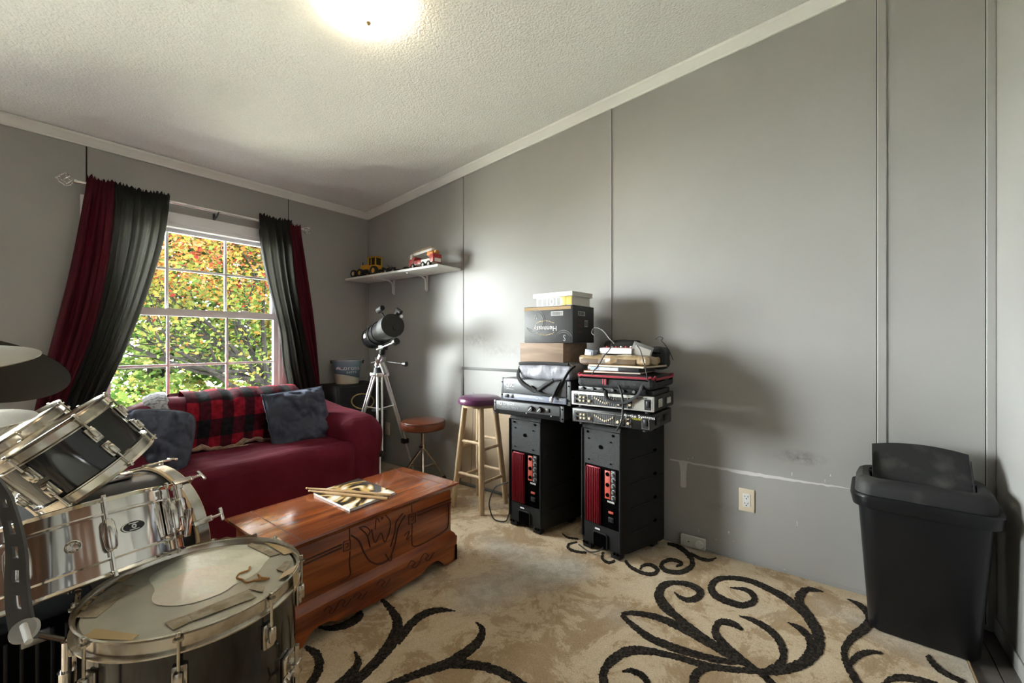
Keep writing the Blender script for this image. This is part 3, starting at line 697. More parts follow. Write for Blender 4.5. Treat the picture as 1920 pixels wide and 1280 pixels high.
obj('fleece_fold', B(inv(throw)).tube([throw_fn(.28 + s * .02, 1) + Vector((0, -.03 - .008 * math.sin(s), -.018)) for s in range(16)], [.008 + .008 * math.sin(PI * i / 15) for i in range(16)], 10), MATS['fleece'], throw, 0)
M('lace', (.42, .42, .44), .95, var=((.16, .16, .18), 60, 3, .45, .6), bump=(70, .8))
lp = [(3.34, .795, .70), (3.25, .805, .68), (3.15, .79, .665), (3.07, .74, .665), (3.02, .68, .67)]
obj('turned_back_edge', B(inv(throw)).grid(lambda s, t: catmull([Vector((x, y, z)) for y, z, x in lp], 4)[min(16, int(t * 16))] + Vector((s * .11, 0, -.02 + .05 * s * (1 - s) + .025 * s)), 8, 16), MATS['lace'], throw, 0)

# ================================================================== PILLOWS
M('denim', (.060, .070, .105), .85, var=((.090, .102, .145), 8, 5, .35, .7), bump=(9, 1.0, 6), spec=.2)
def pillow(label, c, xd, yd, w, h, th, seed, rnd=.05):
    mt = frame(c, xd, yd); t = thing('throw_pillow', label, 'pillow', c, rot=mt.to_3x3(), group='denim blue throw pillows')
    rg = random.Random(seed); o1, o2 = Vector((rg.random() * 9, 0, 0)), Vector((0, rg.random() * 9, 3))
    b = B()
    for sg in (1, -1):
        def fn(s, t_, sg=sg):
            u, v = 2 * s - 1, 2 * t_ - 1
            k = (1 - u ** 4) * (1 - v ** 4)
            px = u * w / 2 * (1 - .10 * (1 - u * u) * 0 - .09 * (1 - v * v) ** .5 * abs(u) ** 3); py = v * h / 2 * (1 - .09 * (1 - u * u) ** .5 * abs(v) ** 3)
            wrk = .030 * noise.noise(Vector((u * 2.2, v * 2.2, sg)) + o1) + .013 * noise.noise(Vector((u * 4.5, v * 3.5, sg)) + o2) + .006 * noise.noise(Vector((u * 9, v * 7, sg)) + o2)
            cr = 1 - rnd * (abs(u) * abs(v)) ** 2.5; px *= cr; py *= cr
            for fq, am in ((2.6, .016), (4.2, .009)): wrk -= am * math.exp(-(noise.noise(Vector((u * fq, v * fq * .7 + u, sg * 3)) + o2) * 9) ** 2)
            return (px, py, sg * (th / 2 * max(k, 0) ** .55) + wrk * min(1, k * 3))
        b.grid(fn, 44, 44)
    obj('cover', b, MATS['denim'], t, 0)
    seam = []
    for i in range(80):
        a = i / 80 * 4; k = int(a); f = (a - k) * 2 - 1
        u, v = ((f, -1), (1, f), (-f, 1), (-1, -f))[k]
        cr = 1 - rnd * (abs(u) * abs(v)) ** 2.5
        seam.append((cr * u * w / 2 * (1 - .09 * (1 - v * v) ** .5 * abs(u) ** 3), cr * v * h / 2 * (1 - .09 * (1 - u * u) ** .5 * abs(v) ** 3), 0))
    obj('piping', B().tube(seam, .0035, 6, closed=True), MATS['denim'], t, 0)
    for ch in t.children:
        for p in ch.data.polygons: p.use_smooth = True
    return t
pillow('denim blue square pillow leaning on the plaid throw by the right arm', (1.41, 2.85, .612), (1, .06, .05), (-.02, .30, .95), .44, .40, .13, 1)
pillow('denim blue pillow slumped behind the black rack tom', (.630, 2.80, .595), (.84, -.42, -.12), (.02, .30, .92), .37, .38, .18, 2, .22)

# ================================================================== CEDAR CHEST
wood('cedar', (.15, .027, .007), (.36, .085, .018), (2.2, 26, 26), .28, .35, .35, .62, (.36, .12, .035))
wood('cedar_top', (.15, .035, .012), (.31, .085, .024), (2.2, 18, 26), .18, .6, .35, .6, (.42, .17, .05))
M('carve', (.060, .013, .006), .6)
cx0, cx1, cy0, cy1 = .70, 1.535, 1.548, 1.935
chest = thing('cedar_chest', 'carved red cedar hope chest in front of the loveseat', 'chest', ((cx0 + cx1) / 2, (cy0 + cy1) / 2, RZ))
ic = inv(chest); z_ = RZ
obj('body', B(ic).box2((cx0, cy0, .12), (cx1, cy1, .375), .004), MATS['cedar'], chest)
lidp = [(0, 0), (.006, .006), (.010, .014), (.024, .018), (.030, .026), (.028, .034), (.022, .036)]
b = B(ic)
def ringbox(b, a, prof, zb):
    x0_, x1_, y0_, y1_ = a; vs = []; n = 4
    for o_, z in prof: vs += [(x0_ - o_, y0_ - o_, zb + z), (x1_ + o_, y0_ - o_, zb + z), (x1_ + o_, y1_ + o_, zb + z), (x0_ - o_, y1_ + o_, zb + z)]
    fs = [(0, 3, 2, 1)] + [tuple(4 * (len(prof) - 1) + k for k in range(4))]
    for i in range(len(prof) - 1):
        for k in range(4): l = (k + 1) % 4; fs.append((4 * i + k, 4 * i + l, 4 * i + 4 + l, 4 * i + 4 + k))
    b._add(vs, fs); return b
lid = obj('lid', ringbox(b, (cx0, cx1, cy0, cy1), lidp, .368), MATS['cedar_top'], chest, 30)
for xa, xb in ((cx0 + .0605, cx0 + .0635), (cx1 - .045, cx1 - .0425)): obj('lid_inlay', B(ic).box2((xa, cy0 - .02, .4035), (xb, cy1 + .02, .4046)), MATS['carve'], lid, 0)
obj('plinth', ringbox(B(ic), (cx0, cx1, cy0, cy1), [(0, 0), (.020, .0), (.022, .045), (.016, .052), (.012, .062), (.004, .070), (0, .075)], .085), MATS['cedar'], chest, 30)
# bracket base: shaped aprons on four sides
def apron(L0, w):
    n = 40; lo = []
    for i in range(n + 1):
        t = i / n; x = t * L0; e = min(t, 1 - t) * L0
        if e < .085: h = 0
        elif e < .11: h = .030 * math.sin((e - .085) / .025 * PI / 2)
        elif e < .2: h = .042 + .006 * math.sin((e - .11) / .09 * PI)
        elif e < .24: h = .042 - .018 * math.sin((e - .2) / .04 * PI / 2)
        else: h = .024 - .010 * math.sin(min(1, (e - .24) / max(.01, L0 / 2 - .24)) * PI / 2)
        lo.append((x, h))
    return lo + [(L0, .076), (0, .076)]
Lx, Ly = cx1 - cx0 + .044, cy1 - cy0 + .044
for nm, org, xd, L0 in (('front', (cx0 - .022, cy0 - .022, z_), (1, 0, 0), Lx), ('rear', (cx0 - .022, cy1 + .004, z_), (1, 0, 0), Lx)):
    obj('apron', B(ic).prism(apron(L0, 0), -.018, frame(org, xd, (0, 0, 1))), MATS['cedar'], chest, 30)
for xx in (cx0 - .022 + .0, cx1 + .004):
    obj('apron', B(ic).prism(apron(Ly, 0), .018, frame((xx, cy0 - .022, z_), (0, 1, 0), (0, 0, 1))), MATS['cedar'], chest, 30)
def Z6(p): return (400 + p[0] / 3.656, 850 + p[1] / 3.656)
yf = cy0 - .0012
def carve(pts, r, name='carving', plane=yf, n=6):
    q = []
    for p in pts:
        w = ony(*Z6(p), plane); q.append(w)
    return obj(name, B(ic).tube(catmull(q, n) if n > 1 else q, r, 6), MATS['carve'], chest)
carve([(945,560),(1000,600),(1035,680),(1080,742),(1150,755),(1210,715),(1245,620),(1270,505),(1315,425)], .0032)
carve([(1010,515),(1055,560),(1075,640)], .0025); carve([(1000,510),(1040,500),(1075,530),(1060,570)], .002)
carve([(1085,520),(1110,610),(1150,545),(1175,605),(1205,545),(1215,470),(1180,420)], .0022); carve([(1110,520),(1120,440),(1140,470)], .002)
carve([(1215,640),(1245,540),(1255,470),(1300,410)], .0028); carve([(1180,690),(1215,740),(1225,700)], .002)
carve([(1310,560),(1345,530),(1325,590),(1355,560)], .002)
for ax, ay in ((893, 590), (1340, 405)):
    w_ = 46; carve([(ax, ay + 16), (ax + w_, ay), (ax + w_, ay + 66), (ax, ay + 82), (ax, ay + 16)], .002, n=1)
    carve([(ax + 14, ay + 30), (ax + 32, ay + 24), (ax + 32, ay + 46), (ax + 18, ay + 52)], .0018, n=1)
carve([(935, 505), (935, 590)], .002, n=1); carve([(938, 670), (935, 760), (940, 830), (905, 866), (870, 880)], .0022)
carve([(1360, 352), (1362, 405)], .002, n=1); carve([(1364, 480), (1362, 590), (1375, 635), (1450, 610), (1590, 525), (1612, 470), (1612, 345)], .0022)
for off in (0, 22):
    carve([(612, 742 + off), (882, 622 + off)], .0035, 'groove', n=1); carve([(1400, 402 + off), (1628, 312 + off)], .003, 'groove', n=1)
for s0 in ((760, 1085), (850, 1040), (960, 990), (1120, 905), (1330, 775), (1420, 725)):
    ax, ay = s0; carve([(ax, ay), (ax + 30, ay - 40), (ax + 55, ay - 25), (ax + 35, ay), (ax + 60, ay + 5), (ax + 95, ay - 45)], .002, plane=cy0 - .0232)
kp = ony(*Z6((1158, 443)), yf); obj('keyhole', B(ic).cyl((kp.x, cy0 + .002, kp.z), (kp.x, cy0 - .002, kp.z), .0055, seg=14), MATS['carve'], chest)

# notebook and drumsticks on the lid
ZT = .4045
A, Bp, Cp, Dp = (onz(u, v, ZT) for u, v in ((588, 927), (672, 900), (742, 926), (656, 959)))
nb = thing('spiral_notebook', 'spiral bound art book with black and gold cover on the cedar chest', 'book', (*((A + Cp) / 2).xy, ZT))
ib = inv(nb)
def slab(b, q, za, zb):
    vs = [(*p.xy, za) for p in q] + [(*p.xy, zb) for p in q]
    b._add(vs, [(3, 2, 1, 0), (4, 5, 6, 7), (0, 1, 5, 4), (1, 2, 6, 5), (2, 3, 7, 6), (3, 0, 4, 7)]); return b
obj('pages', slab(B(ib), (A, Bp, Cp, Dp), ZT, ZT + .009), M('paper', (.72, .71, .68), .8), nb, 0)
cm = bpy.data.materials.new('notebook_cover'); cm.use_nodes = True
N, L = nodes_of(cm); b_ = N['Principled BSDF']; b_.inputs['Roughness'].default_value = .3
tcn = N.new('ShaderNodeTexCoord'); nn = N.new('ShaderNodeTexNoise'); nn.inputs['Scale'].default_value = 7; nn.inputs['Detail'].default_value = 2; nn.inputs['Distortion'].default_value = 1.5; L.new(tcn.outputs['Object'], nn.inputs['Vector'])
r_ = N.new('ShaderNodeValToRGB'); r_.color_ramp.interpolation = 'EASE'; e = r_.color_ramp.elements; e[0].position = .42; e[0].color = (.02, .017, .015, 1); e[1].position = .60; e[1].color = (.75, .74, .68, 1); q = e.new(.47); q.color = (.05, .03, .015, 1); q = e.new(.51); q.color = (.55, .35, .10, 1)
L.new(nn.outputs['Fac'], r_.inputs[0]); L.new(r_.outputs['Color'], b_.inputs['Base Color'])
def lerp4(s, t): return (A.lerp(Dp, s)).lerp(Bp.lerp(Cp, s), t)
obj('cover', slab(B(ib), (A, Bp, Cp, Dp), ZT + .009, ZT + .0102), cm, nb, 0)
b = B(ib)
for i in range(26):
    p = Bp.lerp(Cp, (i + .7) / 27) + Vector((.001, .002, ZT * 0))
    dv = (Cp - Bp).normalized(); nv = Vector((-dv.y, dv.x, 0))
    b.tube([(p.x + nv.x * .005 * math.cos(a), p.y + nv.y * .005 * math.cos(a), ZT + .005 + .0065 * math.sin(a)) for a in [2 * PI * k / 10 for k in range(10)]], .0007, 4, closed=True)
obj('wire_binding', b, MATS['black_plastic'], nb)
wood('hickory', (.42, .25, .11), (.58, .38, .19), (3, 60, 60), .4)
def stick(lab, p0, p1):
    d = (p1 - p0); ln = d.length; t = thing('drumstick', lab, 'drumstick', p0, rot=frame(p0, d, Vector((0, 0, 1)).cross(d)).to_3x3(), group='drumsticks on the notebook')
    m4 = Matrix.Rotation(PI / 2, 4, 'Y')
    obj('shaft', B().lathe([(0, .004), (.0035, .006), (.0048, .05), (.0068, .12), (.0070, ln - .006), (.0055, ln - .001), (0, ln)], 14, m4), MATS['hickory'], t)
    obj('tip', B().ball((0, 0, 0), .0052, (1.7, 1, 1)), MATS['hickory'], t)
stick('wooden drumstick lying across the book, the farther one', onz(576, 915, .424), onz(733, 928, .424))
stick('wooden drumstick lying across the book, the nearer one', onz(581, 920, .422), onz(727, 935, .422))
# ================================================================== DRUM KIT
M('tape', (.44, .38, .29), .6, var=((.30, .24, .16), 40, 4, .4, .65), bump=(200, .3))
M('tape_tan', (.50, .36, .19), .5); M('cardboard_wad', (.16, .10, .06), .9, bump=(80, .9))
M('drum_head_clear', (.60, .57, .48), .2, var=((.45, .45, .39), 5, 6, .4, .65), bump=(26, .12, 6))
M('drum_dot', (.86, .78, .70), .14, var=((.80, .84, .76), 6, 5, .4, .6), bump=(40, .18, 6))
M('drum_window_sheen', (.84, .86, .78), .12, var=((.62, .68, .60), 7, 6, .4, .62), bump=(34, .2, 6))  # pale colour imitating the window's reflection on the drum head
M('hoop_silver', (.66, .64, .60), .2, .85, var=((.50, .47, .42), 20, 4, .45, .7))
M('maple_rim', (.60, .44, .25), .45)
M('cymbal_shade_tint', (.02, .015, .010), .8, spec=.15); M('cymbal', (.62, .58, .50), .30, .8, bump=(120, .1))  # near-black cymbal colour has the underside's shadow put into it
M('tom_shell', (.008, .008, .009), .14, coat=.5)
def tilt_rot(th, ph):
    n = Vector((math.sin(th) * math.cos(ph), math.sin(th) * math.sin(ph), math.cos(th)))
    x = Vector((0, 0, 1)).cross(n); x = x.normalized() if x.length > 1e-4 else Vector((1, 0, 0))
    return frame((0, 0, 0), x, n.cross(x)).to_3x3()
def hoop_b(Rr, z, h, t=.003, flange=.009, up=1):
    """triple-flanged counterhoop standing at z, h tall"""
    p = [(Rr, z), (Rr + t, z), (Rr + t, z + h * .75 * up), (Rr + flange, z + h * up), (Rr + flange - .003, z + h * up + .002 * up), (Rr, z + h * .8 * up)]
    q = [(Rr + t, z), (Rr + flange + .002, z - .004 * up), (Rr + flange + .002, z - .007 * up), (Rr - .002, z - .003 * up)]
    return B().lathe(p, 72, closed=True).lathe(q, 72, closed=True)
def lug_block(ln=.055, w=.026, d=.018):
    """cast lug: bevelled plate with a raised stepped block"""
    return B().box((d * .2, 0, 0), (d * .4, w, ln), .003).box((d * .75, 0, ln * .08), (d * .9, w * .62, ln * .62), .004).box((d * .55, 0, -ln * .22), (d * .5, w * .78, ln * .4), .003)
def make_drum(name, label, base, rot, Rr, h, n_lug, shell_mat, phase=0, both=True, lug_ln=.05, group=None, lug_m='chrome_worn', rod_in=.055, hoop_m='chrome_worn', head='drum_head_clear', tube_lug=False):
    t = thing(name, label, 'drum', base, rot=rot, group=group)
    obj('shell', B().lathe([(Rr - .006, .004), (Rr, .004), (Rr, h - .004), (Rr - .006, h - .004)], 72, closed=True), shell_mat if not isinstance(shell_mat, str) else MATS[shell_mat], t)
    hb = obj('batter_head', B().lathe([(0, h + .001), (Rr * .6, h + .001), (Rr - .004, h + .001), (Rr + .001, h - .008), (Rr + .001, h - .012)], 64), MATS[head], t)
    obj('resonant_head', B().lathe([(0, -.001), (Rr - .004, -.001), (Rr + .001, .008)], 64), M('resonant_film', (.45, .43, .38), .3), t)
    hp = obj('hoop', hoop_b(Rr + .002, h - .016, .030), MATS[hoop_m], t)
    obj('hoop', hoop_b(Rr + .002, .016, .030, up=-1), MATS[hoop_m], t)
    first = None; rods = {}
    for k in range(n_lug):
        a = 2 * PI * k / n_lug + phase; ca_, sa_ = math.cos(a), math.sin(a)
        rz = Matrix.Rotation(a, 3, 'Z')
        zs = [(h / 2, 0)] if tube_lug else ([(h - rod_in - lug_ln / 2, 0), (rod_in + lug_ln / 2, 1)] if both else [(h - rod_in - lug_ln / 2, 0)])
        for z, fl in zs:
            rt_ = rz @ Matrix.Rotation(PI, 3, 'X') if fl else rz
            if first is None:
                if tube_lug:
                    ll = h * .52; bb = B().lathe([(0, -ll / 2), (.007, -ll / 2 + .002), (.011, -ll * .36), (.0125, 0), (.011, ll * .36), (.007, ll / 2 - .002), (0, ll / 2)], 20, Matrix.Translation((.017, 0, 0)))
                    bb.box((.006, 0, ll * .25), (.014, .012, .016), .003).box((.006, 0, -ll * .25), (.014, .012, .016), .003)
                else: bb = lug_block(lug_ln)
                o = first = obj('lug', bb, MATS[lug_m], t); o.matrix_basis = Matrix.Translation((Rr * ca_, Rr * sa_, z)) @ rt_.to_4x4()
            else: o = share('lug', first, t, (Rr * ca_, Rr * sa_, z), rt_)
            ext = (h - z + .012) if not fl else (z + .012)
            if tube_lug:
                if 'r' not in rods: rods['r'] = B().cyl((.014, 0, -h / 2 - .012), (.014, 0, h / 2 + .012), .0028, seg=8).box((.014, 0, h / 2 + .015), (.008, .008, .012), .0015).box((.014, 0, -h / 2 - .015), (.008, .008, .012), .0015); ro = rods['o'] = obj('tension_rod', rods['r'], MATS[lug_m], o)
                else: share('tension_rod', rods['o'], o)
            else:
                if ext not in rods: rods[ext] = obj('tension_rod', B().cyl((.014, 0, 0), (.014, 0, ext), .003, seg=8).cyl((.014, 0, ext - .008), (.014, 0, ext - .004), .009, seg=12).box((.014, 0, ext + .002), (.008, .008, .012), .0015), MATS[lug_m], o)
                else: share('tension_rod', rods[ext], o)
    return t
kit = 'drums of the kit'
# ---- floor tom (nearest)
FT = (.355, 1.196, RZ + .10); fh = .56 - FT[2] - .016
ftom = make_drum('floor_tom', 'black floor tom nearest the camera with a taped clear head', FT, Matrix.Rotation(0, 3, 'Z'), .203, fh, 8, 'tom_shell', phase=R(-70), lug_ln=.055, group=kit, rod_in=.05)
def disc_fn(c, rr, z, n=48, wob=.0, seed=0, sy=1):
    rg = random.Random(seed); ph = rg.uniform(0, 6)
    b = B(); vs = [(c[0], c[1], z)]
    for i in range(n):
        a = 2 * PI * i / n; r_ = rr * (1 + wob * math.sin(3 * a + ph) + wob * .6 * math.sin(7 * a + ph * 2)); vs.append((c[0] + r_ * math.cos(a), c[1] + r_ * sy * math.sin(a), z))
    b._add(vs, [(0, i + 1, (i + 1) % n + 1) for i in range(n)]); return b
hz = fh + .0022
obj('window_sheen_patch', disc_fn((.045, .05), .125, hz, wob=.06, seed=4), MATS['drum_window_sheen'], ftom, 0)  # window reflection painted on the head as a pale disc
obj('centre_dot', disc_fn((.0, .0), .085, hz + .0006, wob=.012), MATS['drum_dot'], ftom, 0)
itf = inv(ftom)
def on_head(u, v, dz=.0): p = onz(u, v, FT[2] + hz + dz); return itf @ p
def patch(pts, dz, mat, name='tape_strip', th=.0012):
    q = [on_head(*p) for p in pts]; n = len(q); b = B()
    vs = [(p.x, p.y, hz + dz) for p in q] + [(p.x, p.y, hz + dz + th) for p in q]
    b._add(vs, [tuple(range(n, 2 * n)), tuple(range(n))[::-1]] + [(i, (i + 1) % n, n + (i + 1) % n, n + i) for i in range(n)])
    return obj(name, b, MATS[mat], ftom, 0)
def Z3(*p): return [(100 + a / 3.692, 960 + c / 3.692) for a, c in p]
patch(Z3((290, 812), (592, 852), (545, 892), (190, 880)), .001, 'tape_tan')
patch(Z3((770, 768), (940, 712), (955, 760), (830, 822)), .001, 'tape'); patch(Z3((935, 712), (1345, 545), (1405, 595), (965, 760)), .0016, 'tape')
patch(Z3((1370, 215), (1580, 290), (1500, 310), (1345, 235)), .001, 'tape'); patch(Z3((1420, 190), (1560, 180), (1670, 280), (1600, 300)), .0014, 'tape_tan')
patch(Z3((1350, 540), (1395, 503), (1465, 522), (1450, 560)), .002, 'tape'); patch(Z3((1545, 400), (1600, 345), (1655, 340), (1600, 420)), .001, 'tape')
patch(Z3((300, 730), (160, 730), (190, 690), (320, 600), (480, 500), (570, 510)), .0004, 'tape', 'clear_film', .0005)
for pp in (((300, 555), (360, 520), (345, 562)), ((245, 600), (310, 590), (290, 610)), ((205, 630), (270, 620), (235, 655)), ((165, 675), (240, 655), (215, 690)), ((400, 490), (480, 440), (555, 435), (480, 485))):
    patch(Z3(*pp), .002, 'tape_tan', 'torn_tape')
b = B(); pts = [on_head(*q) for q in Z3((490, 400), (560, 370), (680, 345), (800, 310), (930, 262), (1060, 235), (1140, 215), (1220, 205), (1330, 190), (1400, 185))]
rgw = random.Random(9)
b.tube([(p.x, p.y, hz + .006) for p in catmull(pts, 4)], [.007 + rgw.uniform(-.003, .004) for _ in range(37)], 7)
obj('damping_wad', b, MATS['cardboard_wad'], ftom, 0)
b = B(); pts = [on_head(*q) for q in Z3((1360, 385), (1350, 410), (1290, 432), (1272, 462), (1310, 475), (1340, 495), (1400, 478), (1430, 470), (1418, 440), (1440, 462), (1492, 466), (1450, 476), (1400, 482))]
b.tube([(p.x, p.y, hz + .003) for p in catmull(pts, 5)], .0022, 6); obj('rubber_band', b, M('band', (.42, .20, .05), .6), ftom)
b = B(); a0 = on_head(*Z3((1620, 440))[0]); ang = math.atan2(a0.y, a0.x)
for (ra, rb, za, zb) in ((.180, .213, hz + .001, fh + .020), (.213, .2165, fh + .020, fh - .03)):
    b._add([(ra * math.cos(ang - .1), ra * math.sin(ang - .1), za), (ra * math.cos(ang + .1), ra * math.sin(ang + .1), za), (rb * math.cos(ang + .09), rb * math.sin(ang + .09), zb), (rb * math.cos(ang - .09), rb * math.sin(ang - .09), zb)], [(0, 1, 2, 3)])
obj('tape_strip', b, MATS['tape_tan'], ftom, 0)
for k, a in enumerate((R(-52), R(80), R(205))):
    c_, s_ = math.cos(a), math.sin(a); rr = .203
    rt_ = Matrix.Rotation(a, 3, 'Z')
    br = obj('leg_bracket', B().box((.006, 0, 0), (.012, .04, .06), .003).box((.022, 0, -.004), (.026, .024, .034), .004), MATS['chrome_worn'], ftom)
    br.matrix_basis = Matrix.Translation((rr * c_, rr * s_, fh * .55)) @ rt_.to_4x4()
    obj('wing_nut', B().cyl((.022, -.012, -.004), (.022, -.034, -.004), .005, seg=10).box((.022, -.040, .006), (.006, .005, .022), .002, Matrix.Rotation(.7, 3, 'Y')).box((.022, -.040, -.012), (.006, .005, .022), .002, Matrix.Rotation(-.7, 3, 'Y')), MATS['chrome'], br)
    obj('leg', B().tube([(.026, 0, .05), (.026, 0, -fh * .55 - .02), (.05, 0, -fh * .55 - .085)], .006, 10), MATS['chrome_worn'], br)
    obj('rubber_foot', B().cyl((.048, 0, -fh * .55 - .078), (.054, 0, -fh * .55 - .1005), .012, .010, 12), MATS['rubber'], br)
# ---- snare
SN = (.205, 1.449, .544); srot = tilt_rot(.404, 1.708)
def ang_of(u, v, d=0): # angle round the drum of the shell point seen at a picture point
    i_ = srot.inverted(); o = i_ @ (Vector((0, 0, CAMH)) - Vector(SN)); d_ = i_ @ ray(u, v)
    a = d_.x ** 2 + d_.y ** 2; b = o.x * d_.x + o.y * d_.y; c = o.x ** 2 + o.y ** 2 - .178 ** 2
    t = (-b - math.sqrt(max(b * b - a * c, 0))) / a; p = o + d_ * t; return math.atan2(p.y, p.x)
snare = make_drum('snare_drum', 'chrome shelled snare drum between the floor tom and bass drum', SN, srot, .178, .14, 8, 'chrome', tube_lug=True, group=kit, lug_m='chrome', hoop_m='chrome', phase=ang_of(203, 1012, 1.13))
ab = ang_of(255, 1016, 1.15)
def on_shell(a, z, Rr): return Matrix.Translation((Rr * math.cos(a), Rr * math.sin(a), z)) @ Matrix.Rotation(a, 4, 'Z') @ Matrix.Rotation(PI / 2, 4, 'Y') @ Matrix.Rotation(PI / 2, 4, 'Z')
def badge(parent, a, z, Rr, w=.048, h=.024):
    m4 = on_shell(a, z, Rr)
    o = obj('badge', B().lathe([(0, .0022), (.8, .0022), (1, .001), (1, 0)], 36, m4 @ Matrix.Diagonal((w / 2, h / 2, 1, 1))), M('badge_black', (.015, .015, .015), .3), parent)
    obj('badge_rim', B().lathe([(.93, .0025), (1.02, .0025), (1.02, 0), (.93, 0)], 36, m4 @ Matrix.Diagonal((w / 2, h / 2, 1, 1)), closed=True), MATS['chrome'], o)
    obj('grommet', B().lathe([(.0022, .0028), (.0052, .0028), (.0052, 0), (.0022, 0)], 20, m4, closed=True), MATS['chrome'], o)
    for sg in (1, -1): obj('badge_print', B().box((0, sg * h * .30, .0026), (w * .42, .0016, .0004)), MATS['white_ink'], o, 0).matrix_basis = m4
    for ch in o.children:
        pass
badge(snare, ab, .075, .1785)
for da in (.0,): 
    at_ = ang_of(318, 985, 1.22); m4 = Matrix.Translation((.178 * math.cos(at_), .178 * math.sin(at_), .075)) @ Matrix.Rotation(at_, 4, 'Z')
    o = obj('strainer', B().box((.010, 0, 0), (.020, .042, .09), .004).box((.030, 0, .012), (.022, .030, .05), .005).cyl((.03, 0, .03), (.03, 0, .066), .008, seg=14).cyl((.03, 0, .062), (.03, 0, .072), .013, seg=14).box((.042, .0, -.03), (.008, .022, .07), .003, Matrix.Rotation(.25, 3, 'Y')), MATS['chrome'], snare); o.matrix_basis = m4
aw = ang_of(140, 1048, 1.1)
o = obj('vent_button', B().lathe([(0, .010), (.008, .009), (.013, .004), (.014, 0)], 20), MATS['chrome'], snare); o.matrix_basis = on_shell(aw, .07, .178)
st = thing('snare_stand', 'chrome tripod stand under the snare drum', 'stand', (.17, 1.47, RZ))
ist = inv(st); b = B(ist)
obj('column', B(ist).cyl((.17, 1.47, .06), (.17, 1.47, .40), .012, seg=14).cyl((.17, 1.47, .30), (.17, 1.47, .33), .018, seg=14), MATS['chrome'], st)
for k in range(3):
    a = 2 * PI * k / 3 - .9; obj('leg', B(ist).tube([(.17, 1.47, .24), (.17 + .07 * math.cos(a), 1.47 + .07 * math.sin(a), .12), (.17 + .135 * math.cos(a), 1.47 + .135 * math.sin(a), RZ + .008)], .007, 8), MATS['chrome'], st)
    d_ = srot @ Vector((math.cos(a) * .165, math.sin(a) * .165, -.022)); e_ = Vector(SN) + d_
    obj('basket_arm', B(ist).tube([(.17, 1.47, .40), tuple(Vector((.17, 1.47, .40)).lerp(e_, .6) - Vector((0, 0, .02))), tuple(e_)], .006, 8), MATS['chrome'], st)
# ---- rack toms
T1 = Vector((.295, 1.92, .692)); rot1 = tilt_rot(.651, 2.96)
tom1 = make_drum('rack_tom', 'large black rack tom with chrome lugs in front of the bass drum', T1, rot1, .152, .18, 6, 'tom_shell', phase=.55, group=kit, lug_ln=.05, rod_in=.034)
T2 = Vector((.235, 2.376, .645)); rot2 = tilt_rot(.655, 3.05)
tom2 = make_drum('rack_tom', 'black rack tom mostly hidden behind the larger one', T2, rot2, .160, .17, 6, 'tom_shell', phase=.2, group=kit, lug_ln=.05, rod_in=.034)
# ---- bass drum
az = .3; bn = Vector((math.cos(az), math.sin(az), 0)); BE = Vector((.525, 2.20, .325)); bl = .42
rb = frame((0, 0, 0), Vector((0, 0, 1)).cross(bn), (0, 0, 1)).to_3x3()     # local x sideways, y up, z along the axis
B0 = BE - bn * bl
bass = thing('bass_drum', 'black bass drum with silver hoop and claw hooks behind the snare', 'drum', B0, rot=rb, group=kit)
Rb = .275
obj('shell', B().lathe([(Rb - .008, .03), (Rb, .03), (Rb, bl - .03), (Rb - .008, bl - .03)], 80, closed=True), M('bass_shell', (.02, .02, .019), .28, coat=.3), bass)
for z0_, z1_ in ((bl - .05, bl), (0, .05)):
    hp = obj('hoop', B().lathe([(Rb + .004, z0_), (Rb + .013, z0_), (Rb + .013, z1_), (Rb + .004, z1_)], 80, closed=True), MATS['maple_rim'], bass)
    obj('inlay', B().lathe([(Rb + .0125, z0_ + .010), (Rb + .0145, z0_ + .010), (Rb + .0145, z1_ - .003), (Rb + .0125, z1_ - .003)], 80, closed=True), MATS['hoop_silver'], hp)
obj('front_head', B().lathe([(0, bl - .018), (Rb - .003, bl - .018), (Rb + .003, bl - .022)], 64), M('bass_head', (.02, .02, .02), .3), bass)
obj('batter_head', B().lathe([(0, .018), (Rb - .003, .018), (Rb + .003, .022)], 64), MATS['bass_head'], bass)
nL = 10; claw = None
for k in range(nL):
    a = 2 * PI * (k + .42) / nL; m4 = Matrix.Rotation(a, 4, 'Z')
    if claw is None:
        lg0 = obj('lug', B().box((Rb + .004, 0, .215), (.008, .03, .075), .003).box((Rb + .013, 0, .23), (.014, .018, .05), .004), MATS['chrome_worn'], bass)
        rd0 = obj('tension_rod', B().cyl((Rb + .016, 0, .25), (Rb + .022, 0, bl + .035), .0032, seg=8), MATS['chrome_worn'], bass)
        cl0 = obj('claw_hook', B().box((Rb + .022, 0, bl - .022), (.006, .022, .07), .002).box((Rb + .012, 0, bl + .006), (.028, .022, .006), .002).box((Rb + .004, 0, bl - .002), (.005, .022, .02), .001), MATS['chrome_worn'], bass)
        tk0 = obj('t_handle', B().cyl((Rb + .022, 0, bl + .008), (Rb + .022, 0, bl + .045), .0055, seg=10).box((Rb + .022, 0, bl + .048), (.010, .052, .014), .004), MATS['chrome'], bass)
        claw = (lg0, rd0, cl0, tk0)
        for o in claw: o.matrix_basis = m4
    else:
        for o in claw: share(o.name.split('.')[0], o, bass, (0, 0, 0), m4.to_3x3())
mt_ = obj('tom_mount', B().box((0, Rb + .012, .26), (.07, .024, .085), .006).cyl((0, Rb, .26), (0, Rb + .10, .26), .014, seg=16).box((0, Rb + .065, .26), (.05, .03, .05), .008), MATS['chrome'], bass)
lb = inv(bass)
j0 = lb @ (B0 + bn * .26 + Vector((0, 0, Rb + .09)))
